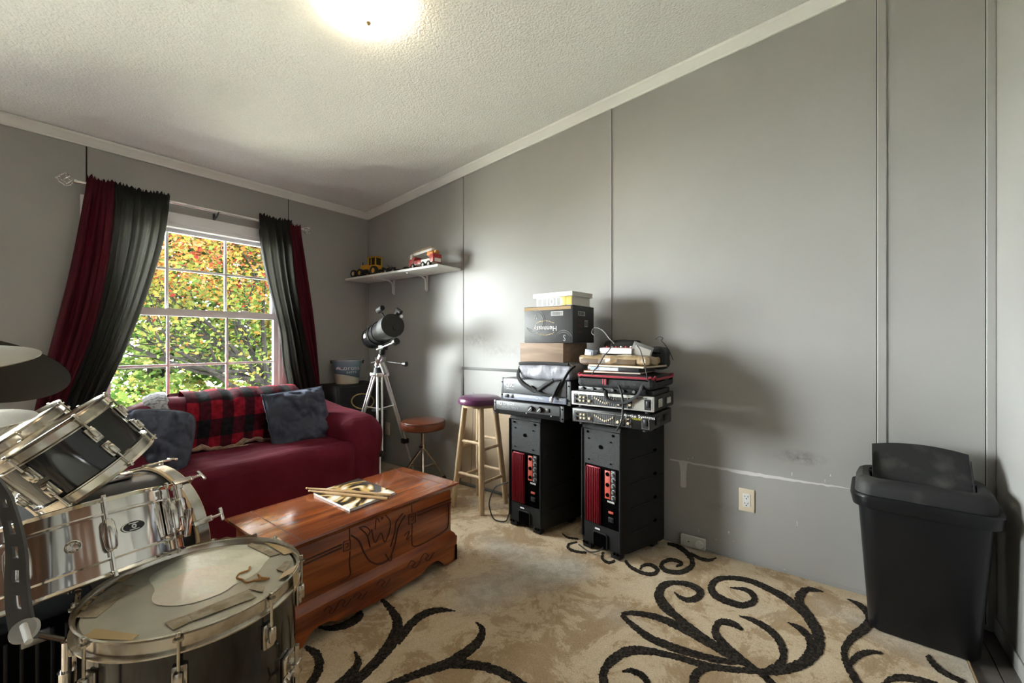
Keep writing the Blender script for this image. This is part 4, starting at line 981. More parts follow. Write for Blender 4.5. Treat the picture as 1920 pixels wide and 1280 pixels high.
for T, rr in ((T1, rot1), (T2, rot2)):
    e_ = lb @ (T + rr @ Vector((0, 0, .05))); mid = Vector(j0).lerp(e_, .5) + Vector((0, .03, 0))
    obj('tom_arm', B().tube([j0, mid, j0.lerp(e_, .72)], .010, 10), MATS['chrome_worn'], bass)
for sg in (1, -1):
    obj('spur', B().tube([(sg * (Rb - .01), -.06, .30), (sg * (Rb + .07), -.22, .36), (sg * (Rb + .10), -.325 + RZ + .006, .38)], .007, 8), MATS['chrome_worn'], bass)
# ---- cymbals on stands
def cymbal(label, c, th, ph, Rr, mat, post=True, pole=None):
    t = thing('cymbal', label, 'cymbal', c, rot=tilt_rot(th, ph), group='cymbals of the kit')
    pr = [(.006, .022), (.02, .021), (.032, .014), (.038, .009), (.07, .006), (Rr * .7, -.002), (Rr, -.011)]
    obj('bow', B().lathe(pr + [(r_ - .0005, z - .0016) for r_, z in pr[::-1]], 72, closed=True), MATS[mat], t)
    obj('wing_nut', B().cyl((0, 0, .02), (0, 0, .045), .006, seg=10).box((0, 0, .046), (.034, .004, .014), .002), MATS['chrome'], t)
    obj('felt', B().lathe([(.004, .022), (.016, .023), (.015, .032), (.004, .033)], 18), M('felt', (.3, .29, .27), .95), t)
    return t
def cstand(label, foot, top, joint=None):
    s = thing('cymbal_stand', label, 'stand', (foot[0], foot[1], RZ), group='cymbal stands'); i_ = inv(s)
    zt = top[2]; jz = zt - .22
    obj('pole', B(i_).cyl((foot[0], foot[1], .12), (foot[0], foot[1], .62), .013, seg=14).cyl((foot[0], foot[1], .6), (foot[0], foot[1], jz), .009, seg=12), MATS['chrome'], s)
    obj('tilter', B(i_).tube([(foot[0], foot[1], jz), tuple(Vector((foot[0], foot[1], jz)).lerp(Vector(top), .5)), top], .006, 8).ball((foot[0], foot[1], jz), .018), MATS['chrome'], s)
    obj('collar', B(i_).cyl((foot[0], foot[1], .585), (foot[0], foot[1], .635), .019, seg=14).box((foot[0] + .028, foot[1], .61), (.022, .006, .02), .002), MATS['chrome'], s)
    for k in range(3):
        a = 2 * PI * k / 3 + 1.2; obj('leg', B(i_).tube([(foot[0], foot[1], .38), (foot[0] + .13 * math.cos(a), foot[1] + .13 * math.sin(a), .20), (foot[0] + .24 * math.cos(a), foot[1] + .24 * math.sin(a), RZ + .009)], .0075, 8), MATS['chrome'], s)
cy1_ = cymbal('pale crash cymbal at the left edge in front of the dark one', (-.084, 1.331, 1.093), .153, 4.12, .20, 'cymbal')
cy2_ = cymbal('crash cymbal coloured dark as if shadowed in front of the burgundy curtain', (.022, 1.822, 1.051), .541, 1.12, .20, 'cymbal_shade_tint')
cy3_ = cymbal('pale hi-hat cymbal just above the hidden rack tom', (-.003, 2.12, .885), .081, 4.22, .18, 'cymbal')
cstand('chrome stand holding the pale crash cymbal', (-.30, 1.36), (-.088, 1.327, 1.10))
cstand('chrome stand holding the dark crash cymbal', (-.28, 1.86), (.022, 1.822, 1.05))
cstand('chrome stand holding the hi-hat cymbal', (-.25, 2.25), (-.003, 2.12, .89))
# ---- slotted arm of a folding stand at the left edge
ms = thing('folding_stand', 'dark folding stand with a slotted curved strap and white round pad', 'stand', (-.10, 1.10, RZ))
im = inv(ms); M('strap_grey', (.10, .10, .10), .5); D0 = .75
strap = catmull([cw(-60, 840, D0), cw(0, 915, D0), cw(14, 950, D0), cw(27, 1000, D0), cw(32, 1045, D0), cw(32, 1090, D0), cw(36, 1140, D0), cw(46, 1195, D0)], 6)
b = B(im); side = Vector((RT[0], RT[1], 0)); n = len(strap); nor = Vector((-FW[0], -FW[1], 0)) * .0025
wd = [.010 + .014 * (i / (n - 1)) for i in range(n)]
def strap_bar(off0, off1):
    vs = []
    for i in range(n):
        p = strap[i]; vs += [p + side * wd[i] * off0 + nor, p + side * wd[i] * off1 + nor, p + side * wd[i] * off1 - nor, p + side * wd[i] * off0 - nor]
    fs = [(0, 1, 2, 3), tuple(4 * (n - 1) + k for k in (3, 2, 1, 0))]
    for i in range(n - 1):
        for k in range(4): l = (k + 1) % 4; fs.append((4 * i + k, 4 * i + l, 4 * i + 4 + l, 4 * i + 4 + k))
    b._add(vs, fs)
strap_bar(-1, -.3); strap_bar(.3, 1)
for i in range(0, n - 2, 6):
    for j in range(i, min(i + 3, n - 1)):
        p, q = strap[j], strap[j + 1]
        b._add([p - side * wd[j] * .32 + nor, p + side * wd[j] * .32 + nor, q + side * wd[j + 1] * .32 + nor, q - side * wd[j + 1] * .32 + nor, p - side * wd[j] * .32 - nor, p + side * wd[j] * .32 - nor, q + side * wd[j + 1] * .32 - nor, q - side * wd[j + 1] * .32 - nor], [(0, 1, 2, 3), (7, 6, 5, 4), (0, 4, 5, 1), (1, 5, 6, 2), (2, 6, 7, 3), (3, 7, 4, 0)])
obj('slotted_strap', b, MATS['strap_grey'], ms, 0)
pc_ = cw(46, 1182, D0 - .012); m4 = frame(pc_, side, Vector((0, 0, 1)) + Vector((FW[0], FW[1], 0)) * .8)
obj('pad', B(im).lathe([(0, .004), (.022, .004), (.025, 0), (.022, -.004), (0, -.004)], 28, m4, sy=.8), M('pad_white', (.5, .5, .48), .5), ms)
obj('bolt', B(im).cyl(cw(44, 1172, D0 - .02), cw(54, 1203, D0 - .045), .005, seg=10), MATS['white_plastic'], ms)
obj('post', B(im).tube([(-.10, 1.10, .05), (-.10, 1.10, .80), tuple(strap[0])], .011, 10), MATS['black_plastic'], ms)
for k in range(3):
    a = 2 * PI * k / 3 + .3; obj('leg', B(im).tube([(-.10, 1.10, .30), (-.10 + .22 * math.cos(a), 1.10 + .22 * math.sin(a), RZ + .009)], .008, 8), MATS['black_plastic'], ms)
# black case added to fill the dark area beneath the snare
hc = thing('dark_fill_case', 'black ribbed case added to fill the dark area under the snare drum', 'case', (.07, 1.70, RZ))
obj('shell', B().box((0, 0, .20), (.36, .18, .395), .012), M('case_black', (.006, .006, .006), .9, spec=0), hc)
for k in range(12): obj('rib', B().box((-.145 + .026 * k, -.092, .2), (.008, .008, .34), .002), MATS['black_plastic'], hc)
obj('latch', B().box((.06, -.096, .36), (.05, .01, .03), .003), MATS['steel'], hc)
obj('handle', B().tube([(-.05, 0, .395), (-.05, 0, .425), (.05, 0, .425), (.05, 0, .395)], .008, 8), MATS['black_plastic'], hc)
# ================================================================== CORNER CABINET AND BUCKET
cab = thing('black_cabinet', 'black box cabinet in the corner with a gold oval on its front', 'cabinet', (2.13, 3.40, RZ))
ia = inv(cab)
obj('body', B(ia).box2((1.925, 3.26, RZ), (2.36, 3.545, .752), .008), MATS['black_matte'], cab)
obj('front_panel', B(ia).box2((1.945, 3.255, .04), (2.34, 3.262, .735), .003), MATS['black_cloth'], cab)
pt = [ony(680 + 21 * math.cos(a), 752 + 14 * math.sin(a), 3.253) for a in [2 * PI * k / 40 for k in range(40)]]
obj('gold_oval', B(ia).tube(pt, .006, 8, closed=True), MATS['gold_ink'], cab)
bx, by, bz = 2.105, 3.405, .7525
bk = thing('metal_bucket', 'small blue and cream printed metal bucket on the black cabinet', 'bucket', (bx, by, bz))
def bucket_r(z): return .092 + .032 * z / .205
b = B(); b.lathe([(0, .003), (.088, .003), (.092, 0), (.094, .006)] + [(bucket_r(z), z) for z in (.03, .08, .13, .2)] + [(.127, .203), (.127, .208), (.122, .208), (.120, .2), (.088, .008), (0, .008)], 48)
bm_ = bpy.data.materials.new('bucket_print'); bm_.use_nodes = True; N, L = nodes_of(bm_); p_ = N['Principled BSDF']; p_.inputs['Roughness'].default_value = .35; p_.inputs['Metallic'].default_value = .2
tcn = N.new('ShaderNodeTexCoord'); sx_ = N.new('ShaderNodeSeparateXYZ'); L.new(tcn.outputs['Object'], sx_.inputs[0])
wv = N.new('ShaderNodeMath'); wv.operation = 'MULTIPLY_ADD'; wv.inputs[1].default_value = .25; L.new(sx_.outputs[0], wv.inputs[0]); L.new(sx_.outputs[2], wv.inputs[2])
rr_ = N.new('ShaderNodeValToRGB'); rr_.color_ramp.interpolation = 'EASE'; e = rr_.color_ramp.elements
mrr = N.new('ShaderNodeMapRange'); mrr.inputs[1].default_value = 0; mrr.inputs[2].default_value = .21; L.new(wv.outputs[0], mrr.inputs[0]); L.new(mrr.outputs[0], rr_.inputs[0])
e[0].position = .0; e[0].color = (.62, .55, .40, 1); e[1].position = .98; e[1].color = (.25, .34, .42, 1)
for ps, cl in ((.25, (.58, .55, .45)), (.29, (.45, .48, .48)), (.32, (.05, .08, .11)), (.36, (.10, .17, .24)), (.6, (.17, .26, .35))): q = e.new(ps); q.color = (*cl, 1)
L.new(rr_.outputs['Color'], p_.inputs['Base Color'])
obj('pail', b, bm_, bk)
obj('rim', B().lathe([(.122, .2), (.129, .201), (.130, .207), (.123, .209)], 48, closed=True), MATS['steel'], bk)
fa = math.atan2(-by, -bx) # towards the camera
def on_bucket(da, z): r_ = bucket_r(z) + .0012; a = fa + da; return Matrix.Translation((r_ * math.cos(a), r_ * math.sin(a), z)) @ Matrix.Rotation(a, 4, 'Z') @ Matrix.Rotation(R(-8), 4, 'Y') @ Matrix.Rotation(PI / 2, 4, 'Y') @ Matrix.Rotation(PI / 2, 4, 'Z')
def wrap_text(s, size, z, da0, parent, mat, name='lettering', step=.62):
    w = step * size / .115; a = da0 - w * (len(s) - 1) / 2
    for ch in s:
        if ch != ' ': text(name, ch, size, mat, parent, on_bucket(a, z), .0006)
        a += w
wrap_text('Corona', .058, .140, .26, bk, MATS['white_ink'], step=.52); wrap_text('Extra', .030, .105, .34, bk, MATS['white_ink'])
for da in (-.80, -.70, -.60): obj('crest', disc_fn((0, 0), .011, 0, wob=.12, seed=int(da * 10)), MATS['white_ink'], bk, 0).matrix_basis = on_bucket(da, .145 - .01 * abs(da + .7) * 8)
for sg in (1, -1):
    a = fa + sg * PI / 2 * 1.0; obj('ear', B().box((.131 * math.cos(a), .131 * math.sin(a), .19), (.012, .03, .03), .003, Matrix.Rotation(a, 3, 'Z')), MATS['black_plastic'], bk)
hp_ = [];
for k in range(17):
    t = PI * k / 16; v = Vector((math.cos(fa + PI / 2), math.sin(fa + PI / 2), 0)) * .138 * math.cos(t) + Vector((math.cos(fa), math.sin(fa), 0)) * .138 * math.sin(t) * .55 + Vector((0, 0, .195 - .115 * math.sin(t) * 1.0))
    hp_.append(v if False else Vector((v.x, v.y, .198 + .0 * k)) + Vector((0, 0, -.10 * math.sin(t) ** 2)) )
obj('bail_handle', B().tube([Vector((p.x, p.y, p.z)) * 1.0 + Vector((-math.cos(fa), -math.sin(fa), 0)) * .30 * math.sin(PI * i / 16) * .7 for i, p in enumerate(hp_)], .003, 6), MATS['black_plastic'], bk)

# ================================================================== TELESCOPE
M('tele_black', (.008, .008, .009), .32, spec=.35); M('tele_satin', (.014, .014, .016), .5, spec=.25)
hub = cw(712, 697, 3.30); tel = thing('telescope', 'black reflector telescope on an aluminium tripod beside the loveseat', 'telescope', (hub.x, hub.y, RZ)); it = inv(tel)
fr_, bk_ = cw(736, 610, 3.06), cw(697, 634, 3.46); ax = (fr_ - bk_); ln = ax.length; axn = ax.normalized(); xx_, yy_, _z = basis(axn)
m4 = frame(bk_, xx_, yy_); Rt = .080
tube_o = obj('tube', B(it).lathe([(0, 0), (Rt * .9, 0), (Rt, .006), (Rt, ln - .10)], 44, m4), MATS['tele_black'], tel)
obj('dew_ring', B(it).lathe([(Rt, ln - .10), (Rt + .006, ln - .10), (Rt + .006, ln), (Rt, ln)], 44, m4), MATS['tele_satin'], tel)
cp = obj('dust_cap', B(it).lathe([(Rt + .006, ln - .002), (Rt + .006, ln + .008), (Rt - .004, ln + .012), (0, ln + .012)], 44, m4), MATS['black_matte'], tel)
obj('small_cap', B(it).lathe([(.024, ln + .012), (.024, ln + .022), (0, ln + .022)], 24, m4 @ Matrix.Translation((.02, -.018, 0))), MATS['black_matte'], cp)
obj('cap_knob', B(it).lathe([(.012, ln + .012), (.012, ln + .018), (0, ln + .018)], 20, m4 @ Matrix.Translation((-.03, .025, 0))), MATS['black_matte'], cp)
for zz in (.15, .24): obj('tube_ring', B(it).lathe([(Rt + .001, zz), (Rt + .007, zz), (Rt + .007, zz + .022), (Rt + .001, zz + .022)], 44, m4, closed=True), MATS['tele_satin'], tel)
obj('rear_rim', B(it).lathe([(Rt + .001, .0), (Rt + .004, .0), (Rt + .004, .02), (Rt + .001, .02)], 44, m4, closed=True), MATS['tele_satin'], tel)
sdv = Vector((-RT[0], -RT[1], -.1)); sdv = (sdv - axn * sdv.dot(axn)).normalized()
obj('maker_plate', B(it).prism([(-.025, -.016), (.025, -.016), (.025, .016), (-.025, .016)], .002, frame(bk_ + axn * .085 + sdv * (Rt + .0005), axn, sdv.cross(axn))), MATS['white_ink'], tel, 0)
def px3(u, v, d): return cw(u, v, d)
# finder and focuser
obj('finder', B(it).cyl(px3(722, 596, 3.13), px3(716, 586, 3.13), .006, seg=10).cyl(px3(710, 582, 3.16), px3(717, 577, 3.08), .022, .018, 20).cyl(px3(712, 584, 3.17), px3(709, 580, 3.20), .014, seg=14), MATS['tele_satin'], tel)
obj('focuser', B(it).cyl(px3(742, 596, 3.14), px3(748, 582, 3.12), .026, .024, 20).cyl(px3(744, 580, 3.12), px3(752, 586, 3.10), .016, seg=16), MATS['tele_satin'], tel)
obj('focus_knob', B(it).cyl(px3(749, 594, 3.11), px3(753, 593, 3.08), .012, seg=16), MATS['steel'], tel)
# mount
obj('saddle', B(it).box(px3(718, 651, 3.22), (.05, .06, .035), .006).cyl(px3(718, 649, 3.22), px3(716, 664, 3.25), .022, seg=18), MATS['tele_satin'], tel)
obj('equatorial_head', B(it).cyl(px3(718, 664, 3.24), px3(710, 684, 3.30), .030, .034, 20).cyl(px3(704, 676, 3.26), px3(722, 672, 3.28), .026, seg=20).box(px3(713, 690, 3.30), (.06, .06, .05), .008).cyl(px3(716, 680, 3.24), px3(724, 700, 3.24), .024, seg=18), MATS['steel'], tel)
obj('hub', B(it).cyl(px3(712, 688, 3.30), px3(712, 702, 3.30), .045, .05, 24), MATS['tele_satin'], tel)
k1 = obj('counterweight_bar', B(it).cyl(px3(707, 655, 3.24), px3(741, 641, 3.08), .007, seg=12), MATS['steel'], tel)
obj('bar_end_disc', B(it).cyl(px3(740, 641.5, 3.085), px3(744, 639, 3.065), .025, seg=24), MATS['black_plastic'], k1)
k2 = obj('slow_motion_cable', B(it).cyl(px3(726, 678, 3.24), px3(757, 682, 3.16), .005, seg=10), MATS['black_plastic'], tel)
obj('cable_knob', B(it).cyl(px3(756, 682, 3.165), px3(762, 682.5, 3.15), .017, .019, 18), MATS['black_plastic'], k2)
obj('latitude_bolt', B(it).cyl(px3(696, 680, 3.28), px3(705, 678, 3.27), .006, seg=10), MATS['steel'], tel)
dA = -Vector((hub.x, hub.y, 0)).normalized(); ux = hub + Vector((0, 0, -.02))
for k in range(3):
    dr = Matrix.Rotation(2 * PI * k / 3, 3, 'Z') @ dA; rad = (.34, .32, .315)[k]
    ft = Vector((hub.x + dr.x * rad, hub.y + dr.y * rad, RZ + .012)); tp_ = ux + dr * .045
    sd_ = Vector((-dr.y, dr.x, 0)) * .016; mid = tp_.lerp(ft, .66)
    lg = obj('leg', B(it).cyl(tp_ + sd_, mid + sd_, .0085, seg=10).cyl(tp_ - sd_, mid - sd_, .0085, seg=10).box(tp_, (.05, .05, .03), .006, Matrix.Rotation(math.atan2(dr.y, dr.x), 3, 'Z')), MATS['alu'], tel)
    obj('leg_extension', B(it).cyl(tp_.lerp(ft, .60), ft, .009, seg=10), MATS['alu'], lg)
    obj('leg_clamp', B(it).box(mid, (.05, .05, .04), .006, Matrix.Rotation(math.atan2(dr.y, dr.x), 3, 'Z')).cyl(mid + sd_ * 1.4, mid + sd_ * 2.6, .009, seg=10), MATS['black_plastic'], lg)
    obj('rubber_foot', B(it).ball(ft, .013), MATS['rubber'], lg)
    br_ = tp_.lerp(ft, .30); obj('spreader_arm', B(it).cyl(br_, (hub.x, hub.y, br_.z - .015), .005, seg=8), MATS['alu'], tel)
zc = (ux + dA * .045).lerp(Vector((hub.x, hub.y, 0)), .30).z
obj('accessory_tray', B(it).cyl((hub.x, hub.y, zc - .02), (hub.x, hub.y, zc - .012), .06, seg=24), MATS['black_plastic'], tel)

# ================================================================== WALL SHELF AND TOYS
SZ = 1.678
sh = thing('wall_shelf', 'white wall shelf on two curved brackets above the telescope', 'shelf', (2.303, 2.95, SZ)); ish = inv(sh)
obj('board', B(ish).box2((2.178, 2.335, SZ), (WX - .001, DY - .013, SZ + .018), .002), MATS['white_trim'], sh)
for yb in (3.17, 2.73):
    pts = catmull([(2.215, yb, SZ - .006), (2.33, yb, SZ - .010), (2.385, yb, SZ - .022), (2.408, yb, SZ - .05), (2.412, yb, SZ - .125)], 6)
    br = obj('bracket', B(ish).tube(pts, .010, 8, flat=.6).box2((2.205, yb - .012, SZ - .004), (WX - .002, yb + .012, SZ)).box2((WX - .006, yb - .012, SZ - .135), (WX - .001, yb + .012, SZ)), MATS['white_trim'], sh)
    for zz in (SZ - .05, SZ - .12): obj('screw', B(ish).cyl((WX - .012, yb, zz), (WX - .005, yb, zz), .005, seg=10), MATS['steel'], br)
TZ = SZ + .018
M('toy_yellow', (.56, .28, .02), .4); M('toy_red', (.34, .03, .03), .4); M('toy_white', (.66, .63, .60), .4); M('toy_tan', (.50, .33, .16), .5); M('toy_orange', (.5, .2, .03), .45)
def wheel(name, par, x, y, z, r_, w, hubm, tyre='rubber', ax=(1, 0, 0)):
    m4 = frame((x, y, z), (0, 1, 0), (0, 0, 1)) # wheel axis along local x
    o = obj(name, B().lathe([(r_ * .55, -w / 2), (r_ * .92, -w / 2), (r_, -w * .3), (r_, w * .3), (r_ * .92, w / 2), (r_ * .55, w / 2)], 22, m4, closed=True), MATS[tyre], par)
    obj('wheel_hub', B().lathe([(0, -w * .52), (r_ * .35, -w * .52), (r_ * .56, -w * .3), (r_ * .56, w * .3), (r_ * .35, w * .52), (0, w * .52)], 18, m4), MATS[hubm], o); return o
# yellow tractor: local y runs along the shelf (towards the corner = +y)
tr_ = thing('toy_tractor', 'yellow toy tractor with cab and black tyres at the corner end of the shelf', 'toy', (2.262, 3.305, TZ), R(6))
obj('chassis', B().box((0, -.02, .045), (.035, .30, .018), .004).box((0, .10, .055), (.03, .10, .02), .004), MATS['black_plastic'], tr_)
obj('hood', B().box((0, .035, .085), (.055, .11, .05), .008).box((0, .13, .07), (.03, .10, .02), .005), MATS['toy_yellow'], tr_)
obj('engine', B().box((0, .04, .055), (.06, .09, .025), .004), MATS['black_plastic'], tr_)
cabt = obj('cab', B().box((0, -.07, .075), (.075, .10, .045), .005).box((0, -.07, .165), (.085, .115, .010), .003).box((.033, -.025, .13), (.008, .008, .07)).box((-.033, -.025, .13), (.008, .008, .07)).box((.033, -.115, .13), (.008, .008, .07)).box((-.033, -.115, .13), (.008, .008, .07)).box((-.034, -.06, .13), (.006, .006, .07)), MATS['toy_yellow'], tr_)
obj('cab_glass', B().box((0, -.07, .13), (.058, .082, .062)), M('toy_glass', (.03, .03, .025), .15), cabt)
obj('exhaust_stack', B().cyl((-.015, .07, .1), (-.015, .07, .135), .004, seg=8), MATS['black_plastic'], tr_)
for sx in (-1, 1):
    for yy in (.155, .07): wheel('front_wheel', tr_, sx * .045, yy, .036, .036, .026, 'toy_yellow' if yy < .1 else 'toy_tan')
    wheel('rear_wheel', tr_, sx * .05, -.115, .042, .042, .030, 'toy_yellow')
sm = thing('toy_quad', 'small black toy quad bike behind the yellow tractor on the shelf', 'toy', (2.285, 3.02, TZ), R(10))
obj('body', B().box((0, 0, .035), (.03, .10, .02), .006).box((0, -.02, .052), (.024, .04, .014), .005).ball((0, .035, .05), .016, (1, 1.2, .8)), MATS['black_plastic'], sm)
obj('headlight', B().box((0, .045, .062), (.03, .012, .012), .003), MATS['toy_tan'], sm)
obj('handlebar', B().tube([(-.03, .02, .072), (-.01, .025, .066), (.01, .025, .066), (.03, .02, .072)], .003, 6), MATS['black_plastic'], sm)
for sx in (-1, 1):
    for yy in (.04, -.045): wheel('wheel', sm, sx * .03, yy, .023, .023, .02, 'steel')
bl_ = thing('toy_car', 'small black toy car parked on the shelf left of the crane truck', 'toy', (2.31, 2.865, TZ), R(8))
obj('body', B().box((0, 0, .024), (.05, .11, .022), .008).ball((0, -.005, .032), .03, (.75, 1.25, .75)), MATS['black_plastic'], bl_)
for sx in (-1, 1):
    for yy in (.034, -.034): wheel('wheel', bl_, sx * .023, yy, .014, .014, .010, 'steel')
ct = thing('toy_crane_truck', 'red and white toy crane truck at the open end of the shelf', 'toy', (2.265, 2.575, TZ), R(-4))
obj('truck_bed', B().box((0, -.03, .048), (.085, .22, .035), .005), MATS['toy_white'], ct)
obj('cab', B().box((0, .12, .055), (.085, .075, .06), .008).box((0, .105, .09), (.07, .04, .02), .006), MATS['toy_red'], ct)
obj('side_panel', B().box((-.0435, .03, .05), (.004, .07, .03), .001), MATS['toy_red'], ct)
obj('rear_box', B().box((0, -.135, .065), (.086, .045, .065), .005), MATS['toy_red'], ct)
obj('bumper', B().box((0, -.160, .05), (.06, .006, .028), .002), MATS['toy_white'], ct)
obj('turret', B().box((0, -.10, .105), (.06, .075, .035), .006).cyl((0, -.1, .08), (0, -.1, .095), .03, seg=18).box((0, -.135, .115), (.04, .05, .02), .006), MATS['toy_orange'], ct)
bm2 = obj('boom', B().box((0, .02, .132), (.028, .25, .022), .004, Matrix.Rotation(R(-4), 3, 'X')), MATS['toy_white'], ct)
obj('boom_basket', B().box((0, .15, .108), (.05, .035, .04), .005), MATS['toy_white'], bm2)
obj('boom_rails', B().box((.016, .02, .15), (.003, .24, .005), 0, Matrix.Rotation(R(-4), 3, 'X')).box((-.016, .02, .15), (.003, .24, .005), 0, Matrix.Rotation(R(-4), 3, 'X')).box((0, .02, .15), (.034, .004, .005)), MATS['toy_tan'], bm2)
for sx in (-1, 1):
    for yy in (.10, -.03, -.10): wheel('wheel', ct, sx * .038, yy, .024, .024, .018, 'toy_white', 'toy_white' if False else 'rubber')

# ================================================================== STOOLS
thr = thing('drum_throne', 'brown vinyl drum throne on a chrome tripod by the wall', 'stool', (2.207, 2.53, RZ + .006))
M('brown_vinyl', (.17, .045, .018), .3, var=((.12, .03, .012), 8, 4, .4, .7))
obj('seat', B().lathe([(0, .425), (.155, .425), (.165, .432), (.170, .45), (.170, .475), (.163, .490), (.14, .496), (0, .500)], 56), MATS['brown_vinyl'], thr)
obj('welt', B().lathe([(.168, .482), (.172, .485), (.168, .489)], 56, closed=True), M('brown_welt', (.10, .028, .012), .4), thr)
obj('seat_plate', B().cyl((0, 0, .405), (0, 0, .426), .07, seg=24), MATS['black_plastic'], thr)
obj('post', B().cyl((0, 0, .12), (0, 0, .41), .0125, seg=16).cyl((0, 0, .27), (0, 0, .31), .02, seg=16), MATS['chrome_worn'], thr)
obj('wing_bolt', B().cyl((-.018, -.01, .30), (-.045, -.03, .30), .005, seg=8).box((-.05, -.034, .30), (.006, .03, .014), .003, Matrix.Rotation(.6, 3, 'Z')), MATS['black_plastic'], thr)
for k in range(3):
    a = 2 * PI * k / 3 + 4.0
    lg = obj('leg', B().tube([(0, 0, .285), (.10 * math.cos(a), .10 * math.sin(a), .16), (.195 * math.cos(a), .195 * math.sin(a), .012)], .0095, 10), MATS['chrome_worn'], thr)
    obj('brace', B().tube([(0, 0, .13), (.115 * math.cos(a), .115 * math.sin(a), .14)], .005, 8), MATS['chrome_worn'], lg)
    obj('rubber_foot', B().cyl((.188 * math.cos(a), .188 * math.sin(a), .022), (.198 * math.cos(a), .198 * math.sin(a), .0), .013, .015, 12), MATS['rubber'], lg)
bs = thing('bar_stool', 'wooden bar stool with a purple vinyl seat beside the speakers', 'stool', (2.175, 1.915, RZ))
wood('stool_wood', (.36, .24, .13), (.50, .37, .23), (30, 30, 3), .55)
obj('seat', B().lathe([(0, .685), (.135, .685), (.148, .692), (.152, .708), (.146, .724), (.125, .736), (.07, .741), (0, .742)], 48), M('purple_vinyl', (.075, .018, .075), .28, var=((.11, .03, .06), 6, 3, .4, .7)), bs)
obj('seat_base', B().cyl((0, 0, .668), (0, 0, .686), .120, seg=40), MATS['stool_wood'], bs)
fx = (.126, .126)
def legp(sx, sy, z): t = z / .68; return Vector((sx * (fx[0] * (1 - t) + .072 * t), sy * (fx[1] * (1 - t) + .072 * t), z))
for sx, sy in ((-1, -1), (-1, 1), (1, -1), (1, 1)):
    p0, p1 = legp(sx, sy, 0), legp(sx, sy, .676)
    obj('leg', B().tube([p0, p0.lerp(p1, .15), p0.lerp(p1, .5), p1], [.0165, .019, .0205, .0185], 14), MATS['stool_wood'], bs)
for (sa, sb_), zs in ((((-1, -1), (-1, 1)), (.225, .44)), (((1, -1), (1, 1)), (.225, .44)), (((-1, -1), (1, -1)), (.19, .40)), (((-1, 1), (1, 1)), (.19, .40))):
    for z in zs: obj('rung', B().cyl(legp(*sa, z), legp(*sb_, z), .0105, seg=12), MATS['stool_wood'], bs)
# framed board leaning on the wall
bdp = thing('framed_board', 'tan cardboard sheet in a grey frame leaning on the wall behind the bar stool', 'board', (2.39, 2.05, RZ), rot=Matrix.Rotation(R(2.4), 3, 'Y'))
obj('sheet', B().box((.012, 0, .455), (.006, .53, .88), 0), M('cardboard', (.36, .27, .18), .85, var=((.42, .33, .23), 3, 3, .4, .6)), bdp, 0)
M('grey_frame', (.13, .13, .125), .5)
for c_, s_ in (((.008, 0, .9), (.018, .56, .022)), ((.008, 0, .011), (.018, .56, .022)), ((.008, .27, .455), (.018, .022, .868)), ((.008, -.27, .455), (.018, .022, .868))): obj('frame_bar', B().box(c_, s_, .002), MATS['grey_frame'], bdp)
obj('panel_seam', B().box((.0085, .155, .455), (.001, .004, .86)), MATS['grey_frame'], bdp, 0)

